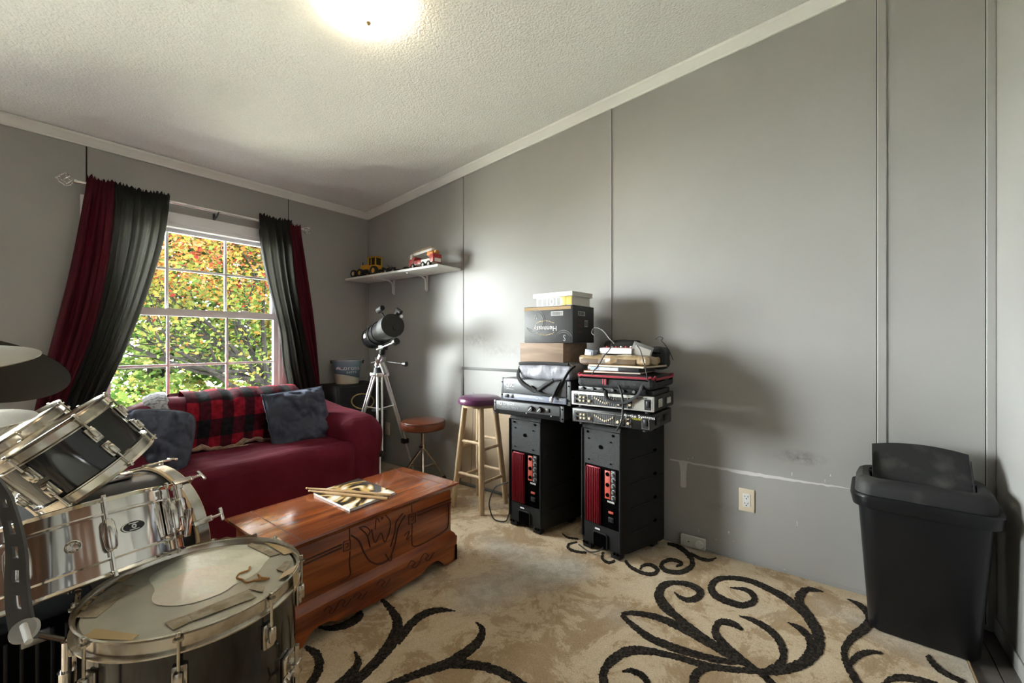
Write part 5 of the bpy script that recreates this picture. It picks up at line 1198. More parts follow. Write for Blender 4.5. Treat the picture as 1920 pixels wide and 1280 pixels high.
# ================================================================== SPEAKERS
M('spk_black', (.010, .010, .010), .6, bump=(260, .25), var=((.018, .018, .018), 5, 5, .5, .8), spec=.22); M('heat_red', (.20, .008, .018), .35, .3); M('panel_red', (.36, .05, .03), .5); M('hole', (.002, .002, .002), .9, spec=0)
def speaker(label, loc, rz):
    t = thing('powered_speaker', label, 'speaker', loc, rz, group='powered speakers')
    w0, w1, dp, h = .128, .185, .33, .672
    ext = [(w0 - .012, 0), (w0, .018), (w0 + .012, .05), (w1, dp - .03), (w1, dp)]   # half width by depth
    b = B(); sec = [(-y, x) for y, x in ext] + [(y, x) for y, x in ext[::-1]]
    n = len(sec)
    def ring(z, ins): return [(x + (ins if x < .02 else -ins * .4), y * (1 - ins * 1.4), z) for y, x in sec]
    rows = [ring(.03, .004), ring(.036, 0), ring(h - .02, 0), ring(h - .006, .008), ring(h, .022)]
    vs = [v for r_ in rows for v in r_]; fs = [tuple(range(n))[::-1], tuple((len(rows) - 1) * n + k for k in range(n))]
    for j in range(len(rows) - 1):
        for k in range(n): l = (k + 1) % n; fs.append((j * n + k, j * n + l, (j + 1) * n + l, (j + 1) * n + k))
    b._add(vs, fs); body = obj('cabinet', b, MATS['spk_black'], t, 30)
    # raised border frame of the back panel
    fw_ = .117
    obj('back_frame', B().tube([(-.002, -fw_, .06), (-.002, -fw_, h - .03), (-.002, fw_, h - .03), (-.002, fw_, .06)], .006, 8), MATS['spk_black'], t)
    for sy in (1, -1): obj('foot', B().box((.02, sy * .088, .016), (.045, .055, .034), .006).box((.28, sy * .13, .016), (.06, .06, .034), .006), MATS['spk_black'], t)
    arch = [(-.042, 0)] + [(-.042 + .012 * (1 - math.cos(a)), .062 + .012 * math.sin(a)) for a in (0, .5, 1, 1.57)] + [(.042 - .012 * (1 - math.cos(a)), .062 + .012 * math.sin(a)) for a in (1.57, 1, .5, 0)] + [(.042, 0)]
    obj('cable_notch', B().prism([(y, z) for y, z in arch], .004, frame((-.0035, 0, .032), (0, -1, 0), (0, 0, 1))), MATS['hole'], t, 0)
    obj('notch_rim', B().tube([(-.005, -y, z + .032) for y, z in arch], .0045, 8), MATS['spk_black'], t)
    zb, zt2 = .145, .455
    obj('module_recess', B().box((-.0012, -.004, (zb + zt2) / 2), (.005, .208, zt2 - zb), .002), MATS['hole'], t)
    hs = obj('heat_sink', B().box((-.006, .040, (zb + zt2) / 2), (.010, .088, zt2 - zb - .014), .003), MATS['heat_red'], t)
    fin = None
    for k in range(8):
        yy = .040 - .0385 + .011 * k
        if fin is None: fin = obj('fin', B().box((-.016, 0, (zb + zt2) / 2), (.014, .005, zt2 - zb - .022), .0022), MATS['heat_red'], hs); fin.location.y = yy
        else: share('fin', fin, hs, (0, yy, 0))
    cpn = obj('control_panel', B().box((-.006, -.047, zt2 - .085), (.006, .034, .145), .002), MATS['panel_red'], t)
    obj('level_panel', B().box((-.006, -.082, zt2 - .085), (.006, .028, .155), .002), MATS['black_plastic'], t)
    for k, zz in enumerate((.03, .085, .137)): obj('input_jack', B().cyl((-.009, -.047, zt2 - zz), (-.012, -.047, zt2 - zz), .0105, seg=16), MATS['hole'], cpn)
    kn = None
    for k in range(5):
        zz = zt2 - .026 - .03 * k
        if kn is None: kn = obj('level_knob', B().cyl((-.009, 0, 0), (-.021, 0, 0), .008, .0065, 14).box((-.0215, 0, .003), (.001, .0015, .006)), MATS['grey_frame'], t); kn.location = (0, -.082, zz)
        else: share('level_knob', kn, t, (0, -.082, zz))
        obj('dial_mark', B().tube([(-.0095, -.082 + .0115 * math.cos(a), zz + .0115 * math.sin(a)) for a in [-.6 + 4.3 * j / 10 for j in range(11)]], .0007, 4), MATS['white_ink'], t)
    text('lettering', 'PREMIER', .014, MATS['white_ink'], t, frame((-.009, -.068, .285), (0, -1, 0), (0, 0, 1)), sx=.8)
    obj('power_switch', B().box((-.008, -.068, .232), (.008, .03, .012), .002), MATS['panel_red'], t)
    obj('power_inlet', B().box((-.007, -.068, .195), (.008, .032, .026), .003).box((-.0115, -.068, .195), (.002, .02, .014)), MATS['black_plastic'], t)
    obj('serial_label', B().box((-.0035, .018, .122), (.001, .03, .008)), MATS['white_ink'], t, 0)
    for yy, zz, r_ in ((.082, .625, .0065), (-.075, .625, .0065), (.075, .59, .004), (-.062, .59, .004), (.0, .555, .0105), (.075, .478, .004), (-.062, .478, .004)): obj('screw_hole', B().cyl((-.0022, yy, zz), (-.0045, yy, zz), r_, seg=14), MATS['hole'], t)
    for yy in (.085, .105, -.085, -.105): obj('foot_screw', B().cyl((-.004, yy, .028), (-.007, yy, .028), .007, seg=12), MATS['hole'], t)
    for sy in (1, -1):
        for zz in (.13, .255, .38, .505, .62):
            pr = [(.06 + .25 * k / 8, sy * (w0 + .012 + (w1 - w0 - .012) * (.01 + .25 * k / 8) / (dp - .08) + .0008), zz + .012 * math.sin(k / 8 * PI / 2)) for k in range(9)]
            if zz < .6: obj('side_rib', B().tube(pr, .004, 6), MATS['spk_black'], t)
            q = pr[6]; obj('rigging_recess', B().ball((q[0], q[1], q[2] + .012), .013, (1.3, .35, .6)), MATS['hole'], t)
    obj('grille', B().box((dp + .006, 0, h / 2 + .01), (.014, w1 * 1.96, h - .07), .004), MATS['black_matte'], t)
    return t
speaker('black powered speaker with red heat sink below the stacked boxes, nearer the bar stool', (2.045, 1.448, RZ), R(-4))
speaker('black powered speaker with red heat sink below the gig bag pile, nearer the wall outlet', (2.055, .968, RZ), R(-9))

# ================================================================== AMPLIFIERS
M('amp_grey', (.085, .087, .09), .45, .2); M('amp_dark', (.022, .022, .024), .45); M('amp_silver', (.58, .57, .53), .35, .4); M('face_black', (.01, .01, .01), .4); M('knob_ivory', (.55, .48, .36), .4); M('amp_blue', (.22, .24, .30), .4)
def amp_root(name, label, x, y0, y1, z): return thing(name, label, 'amplifier', (x, (y0 + y1) / 2, z))
# local: x into the stack, y along the front (photo left = +y), z up
FY = lambda y, z, x=-.002: frame((x, y, z), (0, -1, 0), (0, 0, 1))
def rack_ears(t, w, h, m):
    for sy in (1, -1):
        e_ = obj('rack_ear', B().box((0, sy * (w / 2 - .010), h / 2), (.005, .022, h), .001), MATS[m], t)
        for zz in (h * .2, h * .8): obj('rack_slot', B().box((-.003, sy * (w / 2 - .009), zz), (.001, .010, .006)), MATS['hole'], e_, 0)
def mesh_grille(t, yc, zc, w, h, m='amp_dark', step=.007):
    b = B()
    n = int(w / step); k = int(h / step)
    for i in range(n):
        for j in range(k): b.box((-.0045, yc + (i - (n - 1) / 2) * step, zc + (j - (k - 1) / 2) * step), (.001, step * .55, step * .55))
    o = obj('vent_grille', b, MATS['hole'], t, 0); o['kind'] = 'stuff'; return o
hC = .085; zC = RZ + .674
am1 = amp_root('power_amplifier', 'slim dark two-knob power amplifier, lowest on the left stack', 1.98, 1.145, 1.628, zC)
obj('chassis', B().box((.185, 0, hC / 2), (.36, .435, hC - .004), .003), MATS['amp_dark'], am1); rack_ears(am1, .483, hC, 'amp_dark')
obj('front_panel', B().box((-.003, 0, hC * .66), (.010, .44, hC * .62), .004), MATS['amp_grey'], am1)
mesh_grille(am1, 0, hC * .19, .43, hC * .32, step=.0062)
text('lettering', 'crown', .026, MATS['white_ink'], am1, FY(.125, hC * .80, -.009), sx=1.25); text('lettering', 'POWER-TECH 1', .0165, MATS['grey_ink'], am1, FY(.115, hC * .54, -.009))
obj('emblem', B().lathe([(.007, 0), (.0105, 0), (.0105, .001), (.007, .001)], 20, FY(.185, hC * .80, -.0085), closed=True), MATS['white_ink'], am1)
for yy in (-.035, -.095):
    kb = obj('level_knob', B().cyl((-.008, yy, hC * .66), (-.026, yy, hC * .66), .0165, .0145, 28), MATS['face_black'], am1)
    obj('pointer', B().box((-.0265, yy, hC * .66), (.001, .0025, .026), 0, Matrix.Rotation(.8, 3, 'X')), MATS['white_ink'], kb, 0)
obj('power_switch', B().box((-.010, -.145, hC * .66), (.008, .022, .022), .002), MATS['face_black'], am1)
for yy in (-.165, .0): obj('corner_screw', B().cyl((-.008, yy, hC * .32), (-.0095, yy, hC * .32), .004, seg=10), MATS['steel'], am1)
hQ = .13; zQ = zC + hC + .004
am2 = amp_root('power_amplifier', 'tall grey power amplifier with mesh front under the silver grey bag', 2.0, 1.116, 1.590, zQ)
obj('chassis', B().box((.185, 0, hQ / 2), (.36, .435, hQ - .004), .003), MATS['amp_grey'], am2); rack_ears(am2, .474, hQ, 'amp_grey')
obj('front_panel', B().box((-.003, 0, hQ * .65), (.010, .43, hQ * .64), .004), MATS['amp_grey'], am2)
mesh_grille(am2, -.045, hQ * .64, .30, hQ * .44, step=.0075)
obj('lower_strip', B().box((-.006, 0, hQ * .17), (.014, .43, hQ * .26), .004), MATS['amp_blue'], am2)
text('lettering', 'QSC', .032, MATS['white_ink'], am2, FY(.165, hQ * .68, -.009)); obj('underline', B().box((-.0085, .165, hQ * .50), (.001, .055, .0015)), MATS['white_ink'], am2, 0)
text('lettering', 'Professional Power Amplifier', .010, MATS['white_ink'], am2, FY(-.02, hQ * .20, -.0135)); text('lettering', 'USA 900', .012, MATS['white_ink'], am2, FY(-.17, hQ * .20, -.0135))
obj('power_switch', B().box((-.015, .185, hQ * .19), (.006, .026, .02), .002), MATS['face_black'], am2); obj('indicator_block', B().box((-.014, .145, hQ * .19), (.004, .02, .022), .002), MATS['face_black'], am2)
def graphic_head(name, label, x, y0, y1, z, h, face, ink, brand, bm, extra):
    w = y1 - y0; t = amp_root(name, label, x, y0, y1, z)
    obj('chassis', B().box((.155, 0, h / 2 + .012), (.30, w - .004, h), .004), MATS['amp_dark'], t)
    fp = obj('front_panel', B().box((-.004, 0, h / 2 + .012), (.012, w, h), .003), MATS[face], t)
    zc_ = h / 2 + .012
    for sx in (.02, .27):
        for sy in (1, -1): obj('foot', B().cyl((sx, sy * (w / 2 - .04), 0), (sx, sy * (w / 2 - .04), .013), .012, seg=14), MATS['rubber'], t)
    def panel(ya, yb, nm='function_panel'):
        b = B(); ya_, yb_ = w / 2 - ya * w, w / 2 - yb * w; hh = h * .72
        o = obj(nm, B().box((-.0108, (ya_ + yb_) / 2, zc_ - h * .04), (.002, abs(ya_ - yb_), hh)), MATS['face_black'], t, 0)
        q = [(-.012, ya_, zc_ - h * .04 - hh / 2), (-.012, yb_, zc_ - h * .04 - hh / 2), (-.012, yb_, zc_ - h * .04 + hh / 2), (-.012, ya_, zc_ - h * .04 + hh / 2)]
        obj('panel_outline', B().tube(q, .0009, 4, closed=True), MATS[ink], o); return o
    P = [panel(.03, .09), panel(.105, .205), panel(.215, .275), panel(.285, .565), panel(.575, .70), panel(.71, .765), panel(.895, .975)]
    def knob(u, v, r_, par, m='knob_ivory'): yy = w / 2 - u * w; zz = zc_ - h * .04 + v * h; o = obj('knob', B().cyl((-.011, yy, zz), (-.024, yy, zz), r_, r_ * .85, 14), MATS[m], par)
    knob(.06, .17, .008, P[0], 'face_black'); knob(.06, -.17, .008, P[0], 'face_black'); obj('jack_ring', B().lathe([(.006, 0), (.009, 0), (.009, .002), (.006, .002)], 16, FY(w / 2 - .06 * w, zc_ + .17 * h - h * .04, -.012), closed=True), MATS['amp_silver'], P[0])
    for u, v in ((.13, -.1), (.175, -.1), (.13, .15), (.175, .15)): knob(u, v, .006, P[1])
    knob(.245, -.08, .0075, P[2])
    for k in range(10):
        u = .315 + .0255 * k; v = (.18, .12, .05, -.03, -.1, -.14, -.1, -.04, .04, .14)[k]
        yy = w / 2 - u * w
        obj('slider_slot', B().box((-.012, yy, zc_ - h * .04), (.001, .0016, h * .55)), MATS['grey_ink'], P[3], 0)
        obj('slider', B().box((-.015, yy, zc_ - h * .04 + v * h), (.008, .0055, .009), .001), MATS['knob_ivory'], P[3], 0)
    for u, v in ((.61, -.1), (.66, .05)): knob(u, v, .008, P[4])
    knob(.738, -.1, .0075, P[5]); knob(.738, .18, .0045, P[5])
    obj('power_switch', B().box((-.0135, w / 2 - .935 * w, zc_), (.006, .016, .03), .002), MATS['black_plastic'], P[6])
    text('lettering', brand, .022, MATS[bm], t, FY(w / 2 - .85 * w, zc_ + h * .36, -.011), sx=1.15)
    if extra: text('lettering', extra, .013, M('yellow_ink', (.5, .5, .03), .5), t, FY(w / 2 - .83 * w, zc_ + h * .18, -.011))
    for c_, s_ in (((.07, -w / 2 - .004, zc_), (.05, .006, .04)), ((.20, -w / 2 - .004, zc_), (.06, .006, .03))): obj('side_handle', B().box(c_, s_, .003), MATS['amp_silver' if face == 'amp_silver' else 'amp_dark'], t)
    return t
zH2 = RZ + .676
hd2 = graphic_head('bass_amp_head', 'black bass amplifier head resting directly on the speaker', 1.985, .674, 1.092, zH2, .072, 'face_black', 'amp_silver', 'Hartke Systems', 'white_ink', 'HA2000')
zH1 = zH2 + .072 + .013
hd1 = graphic_head('bass_amp_head', 'silver faced bass amplifier head under the black gig bag', 1.985, .662, 1.097, zH1 + .004, .072, 'amp_silver', 'white_ink', 'hartke', 'face_black', None)
# ================================================================== LEFT PILE: bag, wooden box, carton, books
zB = zQ + hQ
M('bag_silver', (.30, .30, .335), .5, var=((.20, .20, .23), 20, 4, .4, .65), bump=(22, .6, 4)); M('strap_black', (.012, .012, .013), .8)
bag = thing('grey_bag', 'flattened silver grey bag with black straps under the wooden box', 'bag', (2.15, 1.30, zB)); ig = inv(bag)
obj('pouch', B(ig).soft((2.165, 1.30, zB + .048), (.150, .185, .046), .03, lambda w, n: n * .012 * noise.noise(w * 13) + Vector((0, 0, -.012 * max(0, (2.08 - w.x) * 10))), 18), MATS['bag_silver'], bag, 0)
obj('top_hem', B(ig).tube(catmull([(2.03, 1.475, zB + .085), (2.018, 1.40, zB + .090), (2.016, 1.28, zB + .092), (2.02, 1.14, zB + .090)], 6), .009, 8), MATS['strap_black'], bag)
obj('strap', B(ig).tube(catmull([(2.03, 1.47, zB + .07), (2.0, 1.465, zB + .02), (1.985, 1.43, zB - .02), (1.982, 1.37, zB - .052), (1.984, 1.33, zB - .062), (1.985, 1.27, zB - .025), (1.99, 1.22, zB + .005)], 6), .011, 8, flat=.5), MATS['strap_black'], bag)
obj('strap', B(ig).tube(catmull([(1.99, 1.36, zB - .04), (1.983, 1.30, zB - .07), (1.982, 1.24, zB - .08), (1.984, 1.20, zB - .07), (1.99, 1.17, zB - .02), (2.0, 1.13, zB + .05), (2.02, 1.10, zB + .085)], 6), .013, 8, flat=.5), MATS['strap_black'], bag)
obj('strap_end', B(ig).tube(catmull([(1.985, 1.17, zB + .0), (1.975, 1.195, zB - .05), (1.968, 1.215, zB - .10)], 5), .010, 8, flat=.5), MATS['strap_black'], bag)
obj('buckle', B(ig).box((1.966, 1.215, zB - .10), (.008, .020, .03), .003, Matrix.Rotation(.4, 3, 'X')), MATS['steel'], bag)
zW = zB + .096
wood('rustic_wood', (.19, .125, .085), (.30, .21, .15), (24, 4, 30), .7, 0, .3, .7)
wbx = thing('wooden_box', 'plain weathered wooden box under the black liquor carton', 'box', (2.17, 1.325, zW)); 
bw_, bd_, bh_ = .292, .27, .110
wx0 = -.135
for nm, c_, s_ in (('front_board', (wx0, 0, bh_ / 2), (.012, bw_, bh_)), ('rear_board', (wx0 + bd_, 0, bh_ / 2), (.012, bw_, bh_)), ('side_board', (wx0 + bd_ / 2, bw_ / 2 - .006, bh_ / 2), (bd_ - .012, .012, bh_)), ('side_board', (wx0 + bd_ / 2, -bw_ / 2 + .006, bh_ / 2), (bd_ - .012, .012, bh_)), ('lid', (wx0 + bd_ / 2, 0, bh_ - .005), (bd_ - .01, bw_ - .02, .010))):
    obj(nm, B().box(c_, s_, .0015), MATS['rustic_wood'], wbx)
zK = zW + bh_ + .001
M('carton_black', (.022, .022, .024), .5, bump=(400, .05)); M('carton_tan', (.36, .24, .12), .8)
kb0, kb1 = 1.128, 1.452; kx0, kx1 = 2.045, 2.30; kh = .205
ctn = thing('liquor_carton', 'black printed liquor carton turned upside down on the wooden box', 'box', ((kx0 + kx1) / 2, (kb0 + kb1) / 2, zK)); ik = inv(ctn)
obj('carton', B(ik).box2((kx0, kb0, zK), (kx1, kb1, zK + kh), .002), MATS['carton_black'], ctn)
for ya, yb in ((kb0 + .001, (kb0 + kb1) / 2 - .001),): pass
obj('flap', B(ik).box2((kx0 - .001, kb0, zK + kh), ((kx0 + kx1) / 2 - .002, kb1, zK + kh + .003)), MATS['carton_black'], ctn, 0)
obj('flap', B(ik).box2(((kx0 + kx1) / 2 + .002, kb0, zK + kh), (kx1, kb1, zK + kh + .003)), MATS['carton_black'], ctn, 0)
obj('packing_tape', B(ik).box2((kx0 - .0012, kb0 + .012, zK + kh - .018), (kx0 + .0, kb1, zK + kh - .001)), MATS['carton_tan'], ctn, 0)
KF = lambda y, z, x=kx0 - .0012: ik @ frame((x, y, z), (0, -1, 0), (0, 0, 1))
KU = lambda y, z, x=kx0 - .0012: ik @ frame((x, y, z), (0, 1, 0), (0, 0, -1))     # printed upside down
def circle_print(y, z, r_, a0=0, a1=2 * PI, w=.0013):
    p = []
    for i in range(41):
        a = a0 + (a1 - a0) * i / 40; yy, zz = y - r_ * math.cos(a), z + r_ * math.sin(a)
        p.append((kx0 - .0012, yy, zz))
    return obj('printed_ring', B(ik).tube(p, w, 4), MATS['grey_ink'], ctn)
yc = (kb0 + kb1) / 2
circle_print(yc + .086, zK + .125, .068, -2.6, 1.8); circle_print(yc + .086, zK + .125, .058, -2.4, 1.6); circle_print(yc - .105, zK + .018, .052, .35, 2.9); circle_print(yc - .105, zK + .018, .042, .45, 2.75)
text('lettering', 'Hennessy', .040, MATS['white_ink'], ctn, KU(yc + .016, zK + .083), sx=1.0)
rgv = random.Random(2)
for zz in (zK + .045, zK + .125):
    for k in range(13):
        yy = yc + .016 + (k - 6) * .0095; d_ = .012 * (abs(k - 6) / 6) ** 2 * (1 if zz < zK + .08 else -1)
        obj('vine_leaf', disc_fn((0, 0), .0042, .0004, 8, .2, k, .55), MATS['gold_ink'], ctn, 0).matrix_basis = KF(yy, zz + d_ + rgv.uniform(-.002, .002)) @ Matrix.Rotation(rgv.uniform(-.8, .8), 4, 'Z')
def barcode(par, m, w, h, n=22, seed=1):
    o = obj('barcode_label', B().box((0, 0, .0002), (w, h, .0004)), MATS['white_ink'], par, 0); o.matrix_basis = m
    rg = random.Random(seed); b = B(); x = -w * .46
    while x < w * .45: ww = rg.choice((.0009, .0014, .002)); b.box((x, 0, .0006), (ww, h * .85, .0003)); x += ww + rg.choice((.0009, .0015))
    q = obj('barcode_bars', b, MATS['face_black'], o, 0); q['kind'] = 'stuff'
barcode(ctn, KF(yc - .062, zK + .165), .078, .024)
KS = lambda x, z: ik @ frame((x, kb0 - .0012, z), (1, 0, 0), (0, 0, 1))
barcode(ctn, KS(kx0 + .10, zK + .165), .08, .024, seed=2); barcode(ctn, KS(kx0 + .155, zK + .11), .042, .036, seed=3)
for k in range(3): obj('printed_block', B().box((0, 0, .0003), (.05, .014, .0004)), M('brown_ink', (.06, .03, .025), .6), ctn, 0).matrix_basis = KS(kx0 + .075, zK + .13 - k * .035)
for k, s_ in enumerate(('V', 'S')): text('emblem', s_, .05, MATS['grey_ink'], ctn, KU(yc + .082 if k == 0 else yc - .11, zK + (.155 if k == 0 else .03)), sx=.7)
zT = zK + kh + .003
M('book_white', (.70, .69, .66), .4); M('book_grey', (.30, .30, .31), .5); M('yellow_plastic', (.66, .50, .12), .4); M('page_edge', (.62, .60, .54), .8)
def book(label, c, sz, cover, rz, spine):
    t = thing('book', label, 'book', c, rz, group='books on the liquor carton'); w, d, h = sz    # x depth, y width
    obj('page_block', B().box((0, 0, h / 2), (w - .006, d - .006, h - .006)), MATS['page_edge'], t, 0)
    obj('cover_board', B().box((0, 0, .0015), (w, d, .003), .0008), cover, t); obj('cover_board', B().box((0, 0, h - .0015), (w, d, .003), .0008), cover, t)
    obj('spine', B().box((-w / 2 + .0005, 0, h / 2), (.003, d, h), .001), spine, t); return t
bk1 = book('thick white book marked 101 on the liquor carton', (2.175, 1.262, zT), (.20, .245, .052), MATS['book_white'], R(-3), MATS['book_white'])
obj('spine_band', B().box((-.1022, .028, .026), (.001, .165, .040)), MATS['grey_ink'], bk1, 0)
text('lettering', '1101', .056, M('numeral_white', (.8, .8, .78), .5), bk1, frame((-.1032, .028, .026), (0, -1, 0), (0, 0, 1)), sx=1.15, bold=.0016)
obj('yellow_wrap', B().box((-.1035, -.085, .028), (.003, .075, .046), .001).box((-.1045, -.068, .028), (.003, .035, .050), .001), MATS['yellow_plastic'], bk1)
bk2 = book('white covered book lying topmost on the thick book', (2.17, 1.262, zT + .052), (.215, .275, .026), MATS['book_white'], R(-5), MATS['book_white'])

# ================================================================== RIGHT PILE: gig bag, books, folders, mixer, cables
zG = zH1 + .004 + .072 + .013
M('gig_black', (.014, .014, .015), .8, bump=(40, .5, 4)); M('zip_red', (.28, .02, .035), .7)
gig = thing('gig_bag', 'black soft gig bag with red piping on the silver amplifier', 'bag', (2.15, .89, zG)); iq = inv(gig)
dv = thing('pedal_unit', 'small black effects unit with a row of knobs under the gig bag', 'effects unit', (2.12, .87, zG))
obj('case', B().box((0, 0, .012), (.24, .40, .024), .003), MATS['black_plastic'], dv)
for k in range(7): obj('knob', B().cyl((-.118, .17 - k * .055, .014), (-.132, .17 - k * .055, .014), .0085, .007, 14), MATS['grey_frame'] if k % 2 else MATS['face_black'], dv)
zG2 = zG + .025
obj('body', B(iq).soft((2.145, .868, zG2 + .034), (.165, .205, .036), .028, lambda w, n: n * .010 * noise.noise(w * 9), 18), MATS['gig_black'], gig, 0)
def rrect(x0_, x1_, y0_, y1_, r_, z, k=5):
    p = []
    for cx_, cy_, a0 in ((x1_ - r_, y1_ - r_, 0), (x0_ + r_, y1_ - r_, PI / 2), (x0_ + r_, y0_ + r_, PI), (x1_ - r_, y0_ + r_, 1.5 * PI)):
        for i in range(k + 1): a = a0 + PI / 2 * i / k; p.append((cx_ + r_ * math.cos(a), cy_ + r_ * math.sin(a), z + .006 * math.sin(9 * a)))
    return p
obj('piping', B(iq).tube(rrect(1.978, 2.31, .665, 1.072, .04, zG2 + .058), .006, 8, closed=True), MATS['zip_red'], gig)
obj('zipper', B(iq).tube(rrect(1.980, 2.308, .667, 1.070, .04, zG2 + .047), .003, 6, closed=True), MATS['hole'], gig)
obj('zip_pull', B(iq).box((1.975, .905, zG2 + .03), (.004, .009, .03), .001).box((1.975, .918, zG2 + .032), (.004, .007, .026), .001), MATS['zip_red'], gig)
obj('shoulder_strap', B(iq).tube(catmull([(1.99, .72, zG2 + .04), (1.965, .735, zG2 - .02), (1.955, .80, zG2 - .06), (1.955, .88, zG2 - .055), (1.965, .90, zG2 - .01)], 6), .010, 8, flat=.45), MATS['strap_black'], gig)
zz0 = zG2 + .072
M('cover_orange', (.30, .10, .03), .5); M('cover_film', (.16, .22, .28), .35); M('folder_tan', (.42, .29, .15), .6, var=((.30, .19, .09), 9, 3, .4, .6)); M('clear_tan', (.34, .25, .15), .18, bump=(16, .8, 3), var=((.22, .15, .08), 12, 3, .4, .6))
def flat_item(nm, lab, cat, c, sz, rz, m, pages=True, grp='papers and cases on the gig bag'):
    t = thing(nm, lab, cat, c, rz, group=grp); w, d, h = sz
    if pages:
        obj('page_block', B().box((0, 0, h / 2), (w - .006, d - .006, h - .003)), MATS['page_edge'], t, 0); obj('cover', B().box((0, 0, h - .001), (w, d, .002), .0005), m, t); obj('cover', B().box((0, 0, .001), (w, d, .002), .0005), m, t)
    else: obj('case', B().box((0, 0, h / 2), (w, d, h), .002), m, t)
    return t
zz0 += .0
f1 = flat_item('songbook', 'thin orange brown songbook lying directly on the gig bag', 'book', (2.13, .90, zz0), (.24, .30, .010), R(4), MATS['cover_orange'])
f2 = flat_item('dvd_case', 'black and blue plastic disc case between the songbook and folders', 'case', (2.10, .875, zz0 + .0105), (.19, .285, .022), R(-5), MATS['black_plastic'], False)
obj('sleeve', B().box((-.0955, .045, .011), (.001, .16, .017)), MATS['cover_film'], f2, 0); obj('spine_print', B().box((-.0962, .02, .011), (.0006, .10, .013)), MATS['white_ink'], f2, 0)
f3 = flat_item('paper_folder', 'tan paper folder stuffed with sheets on the disc case', 'folder', (2.12, .85, zz0 + .033), (.24, .32, .009), R(-9), MATS['folder_tan'])
pk = thing('plastic_packet', 'crumpled tan clear plastic packet on top of the folder', 'packet', (2.14, .885, zz0 + .0425)); 
obj('film', B().soft((0, 0, .022), (.125, .19, .022), .016, lambda w, n: n * .014 * noise.noise(w * 14), 16), MATS['clear_tan'], pk, 0)
obj('label_card', B().soft((-.122, .03, .016), (.004, .15, .013), .003, lambda w, n: n * .004 * noise.noise(w * 14), 8), M('packet_dark', (.10, .06, .03), .4), pk, 0)
zM = zz0 + .0425 + .046
mx_ = thing('small_mixer', 'small white tilted mixer with knobs on the packet', 'mixer', (2.15, .89, zM), R(-6)); 
obj('case', B().box((0, 0, .016), (.15, .185, .030), .004, Matrix.Rotation(R(6), 3, 'Y')), MATS['white_plastic'], mx_)
obj('top_panel', B().box((.01, 0, .034), (.13, .17, .003), .001, Matrix.Rotation(R(6), 3, 'Y')), M('mixer_red', (.20, .05, .04), .5), mx_)
for k in range(6): 
    for j in range(2): obj('knob', B().cyl((-.035 + j * .05, .07 - k * .028, .034 - j * .005), (-.035 + j * .05, .07 - k * .028, .049 - j * .005), .006, .005, 10), MATS['white_plastic'] if (k + j) % 2 else MATS['zip_red'], mx_)
bp2 = thing('black_pouch', 'black zipped pouch slumped at the wall end of the pile', 'pouch', (2.24, .735, zz0 + .03))
obj('body', B().soft((0, 0, .045), (.085, .06, .055), .04, lambda w, n: n * .018 * noise.noise(w * 12), 14), MATS['gig_black'], bp2, 0); obj('zip', B().tube([(-.088, .045, .06), (-.092, 0, .075), (-.085, -.045, .07)], .004, 6), MATS['hole'], bp2)
bp3 = thing('black_pouch', 'small black pouch behind the white mixer near the carton', 'pouch', (2.27, .93, zM))
obj('body', B().soft((0, 0, .04), (.045, .10, .04), .03, lambda w, n: n * .014 * noise.noise(w * 13), 12), MATS['gig_black'], bp3, 0); obj('flap', B().box((-.046, 0, .05), (.006, .12, .03), .002), MATS['black_cloth'], bp3)
cdc = thing('clear_case', 'grey clear plastic case leaning beside the mixer', 'case', (2.10, .765, zM - .01), R(25)); obj('shell', B().box((0, 0, .035), (.008, .10, .07), .003, Matrix.Rotation(R(20), 3, 'X')), M('smoke_plastic', (.30, .30, .30), .25), cdc); obj('insert', B().box((-.005, 0, .03), (.002, .08, .045), 0, Matrix.Rotation(R(20), 3, 'X')), MATS['paper'], cdc, 0)
pbx = thing('blue_packet', 'pale blue grey packet standing at the carton side of the pile', 'packet', (2.08, 1.035, zM - .03), R(-8)); obj('wrap', B().box((0, 0, .03), (.05, .055, .06), .004, Matrix.Rotation(R(8), 3, 'X')), M('blue_grey', (.22, .24, .29), .5), pbx); obj('label', B().box((-.027, 0, .034), (.002, .035, .03), 0, Matrix.Rotation(R(8), 3, 'X')), MATS['grey_ink'], pbx, 0)
def cable(lab, pts, r_=.003, m='cable', plug=None, n=8):
    t = thing('cable', lab, 'cable', pts[0], group='loose cables'); i_ = inv(t)
    obj('cord', B(i_).tube(catmull(pts, n), r_, 8), MATS[m], t)
    if plug: obj('plug', B(i_).cyl(plug[0], plug[1], r_ * 2.1, r_ * 1.6, 10), MATS['black_plastic'], t)
    return t
def q(u, v, x): p = onx(u, v, x); return (p.x, p.y, p.z)
cable('grey looped cable arching over the pile beside the carton', [q(1117, 630, 2.02), q(1110, 624, 2.02), q(1113, 616, 2.03), q(1122, 615, 2.03), q(1133, 622, 2.01), q(1142, 634, 1.99), q(1152, 644, 1.98)], .003, 'grey_frame', (q(1145, 635, 1.985), q(1153, 644, 1.98)))
cable('black cable drooping over the front of the packet', [q(1147, 645, 1.97), q(1143, 655, 1.966), q(1132, 668, 1.96), q(1124, 682, 1.955), q(1117, 690, 1.955), q(1110, 701, 1.957)], .0028, 'cable', (q(1121, 686, 1.955), q(1117, 691, 1.955)))
cable('black cable hanging from the wall end of the pile', [q(1195, 648, 1.98), q(1200, 655, 1.97), q(1204, 668, 1.962), q(1209, 685, 1.958), q(1212, 700, 1.958), q(1214, 712, 1.96)], .0028)
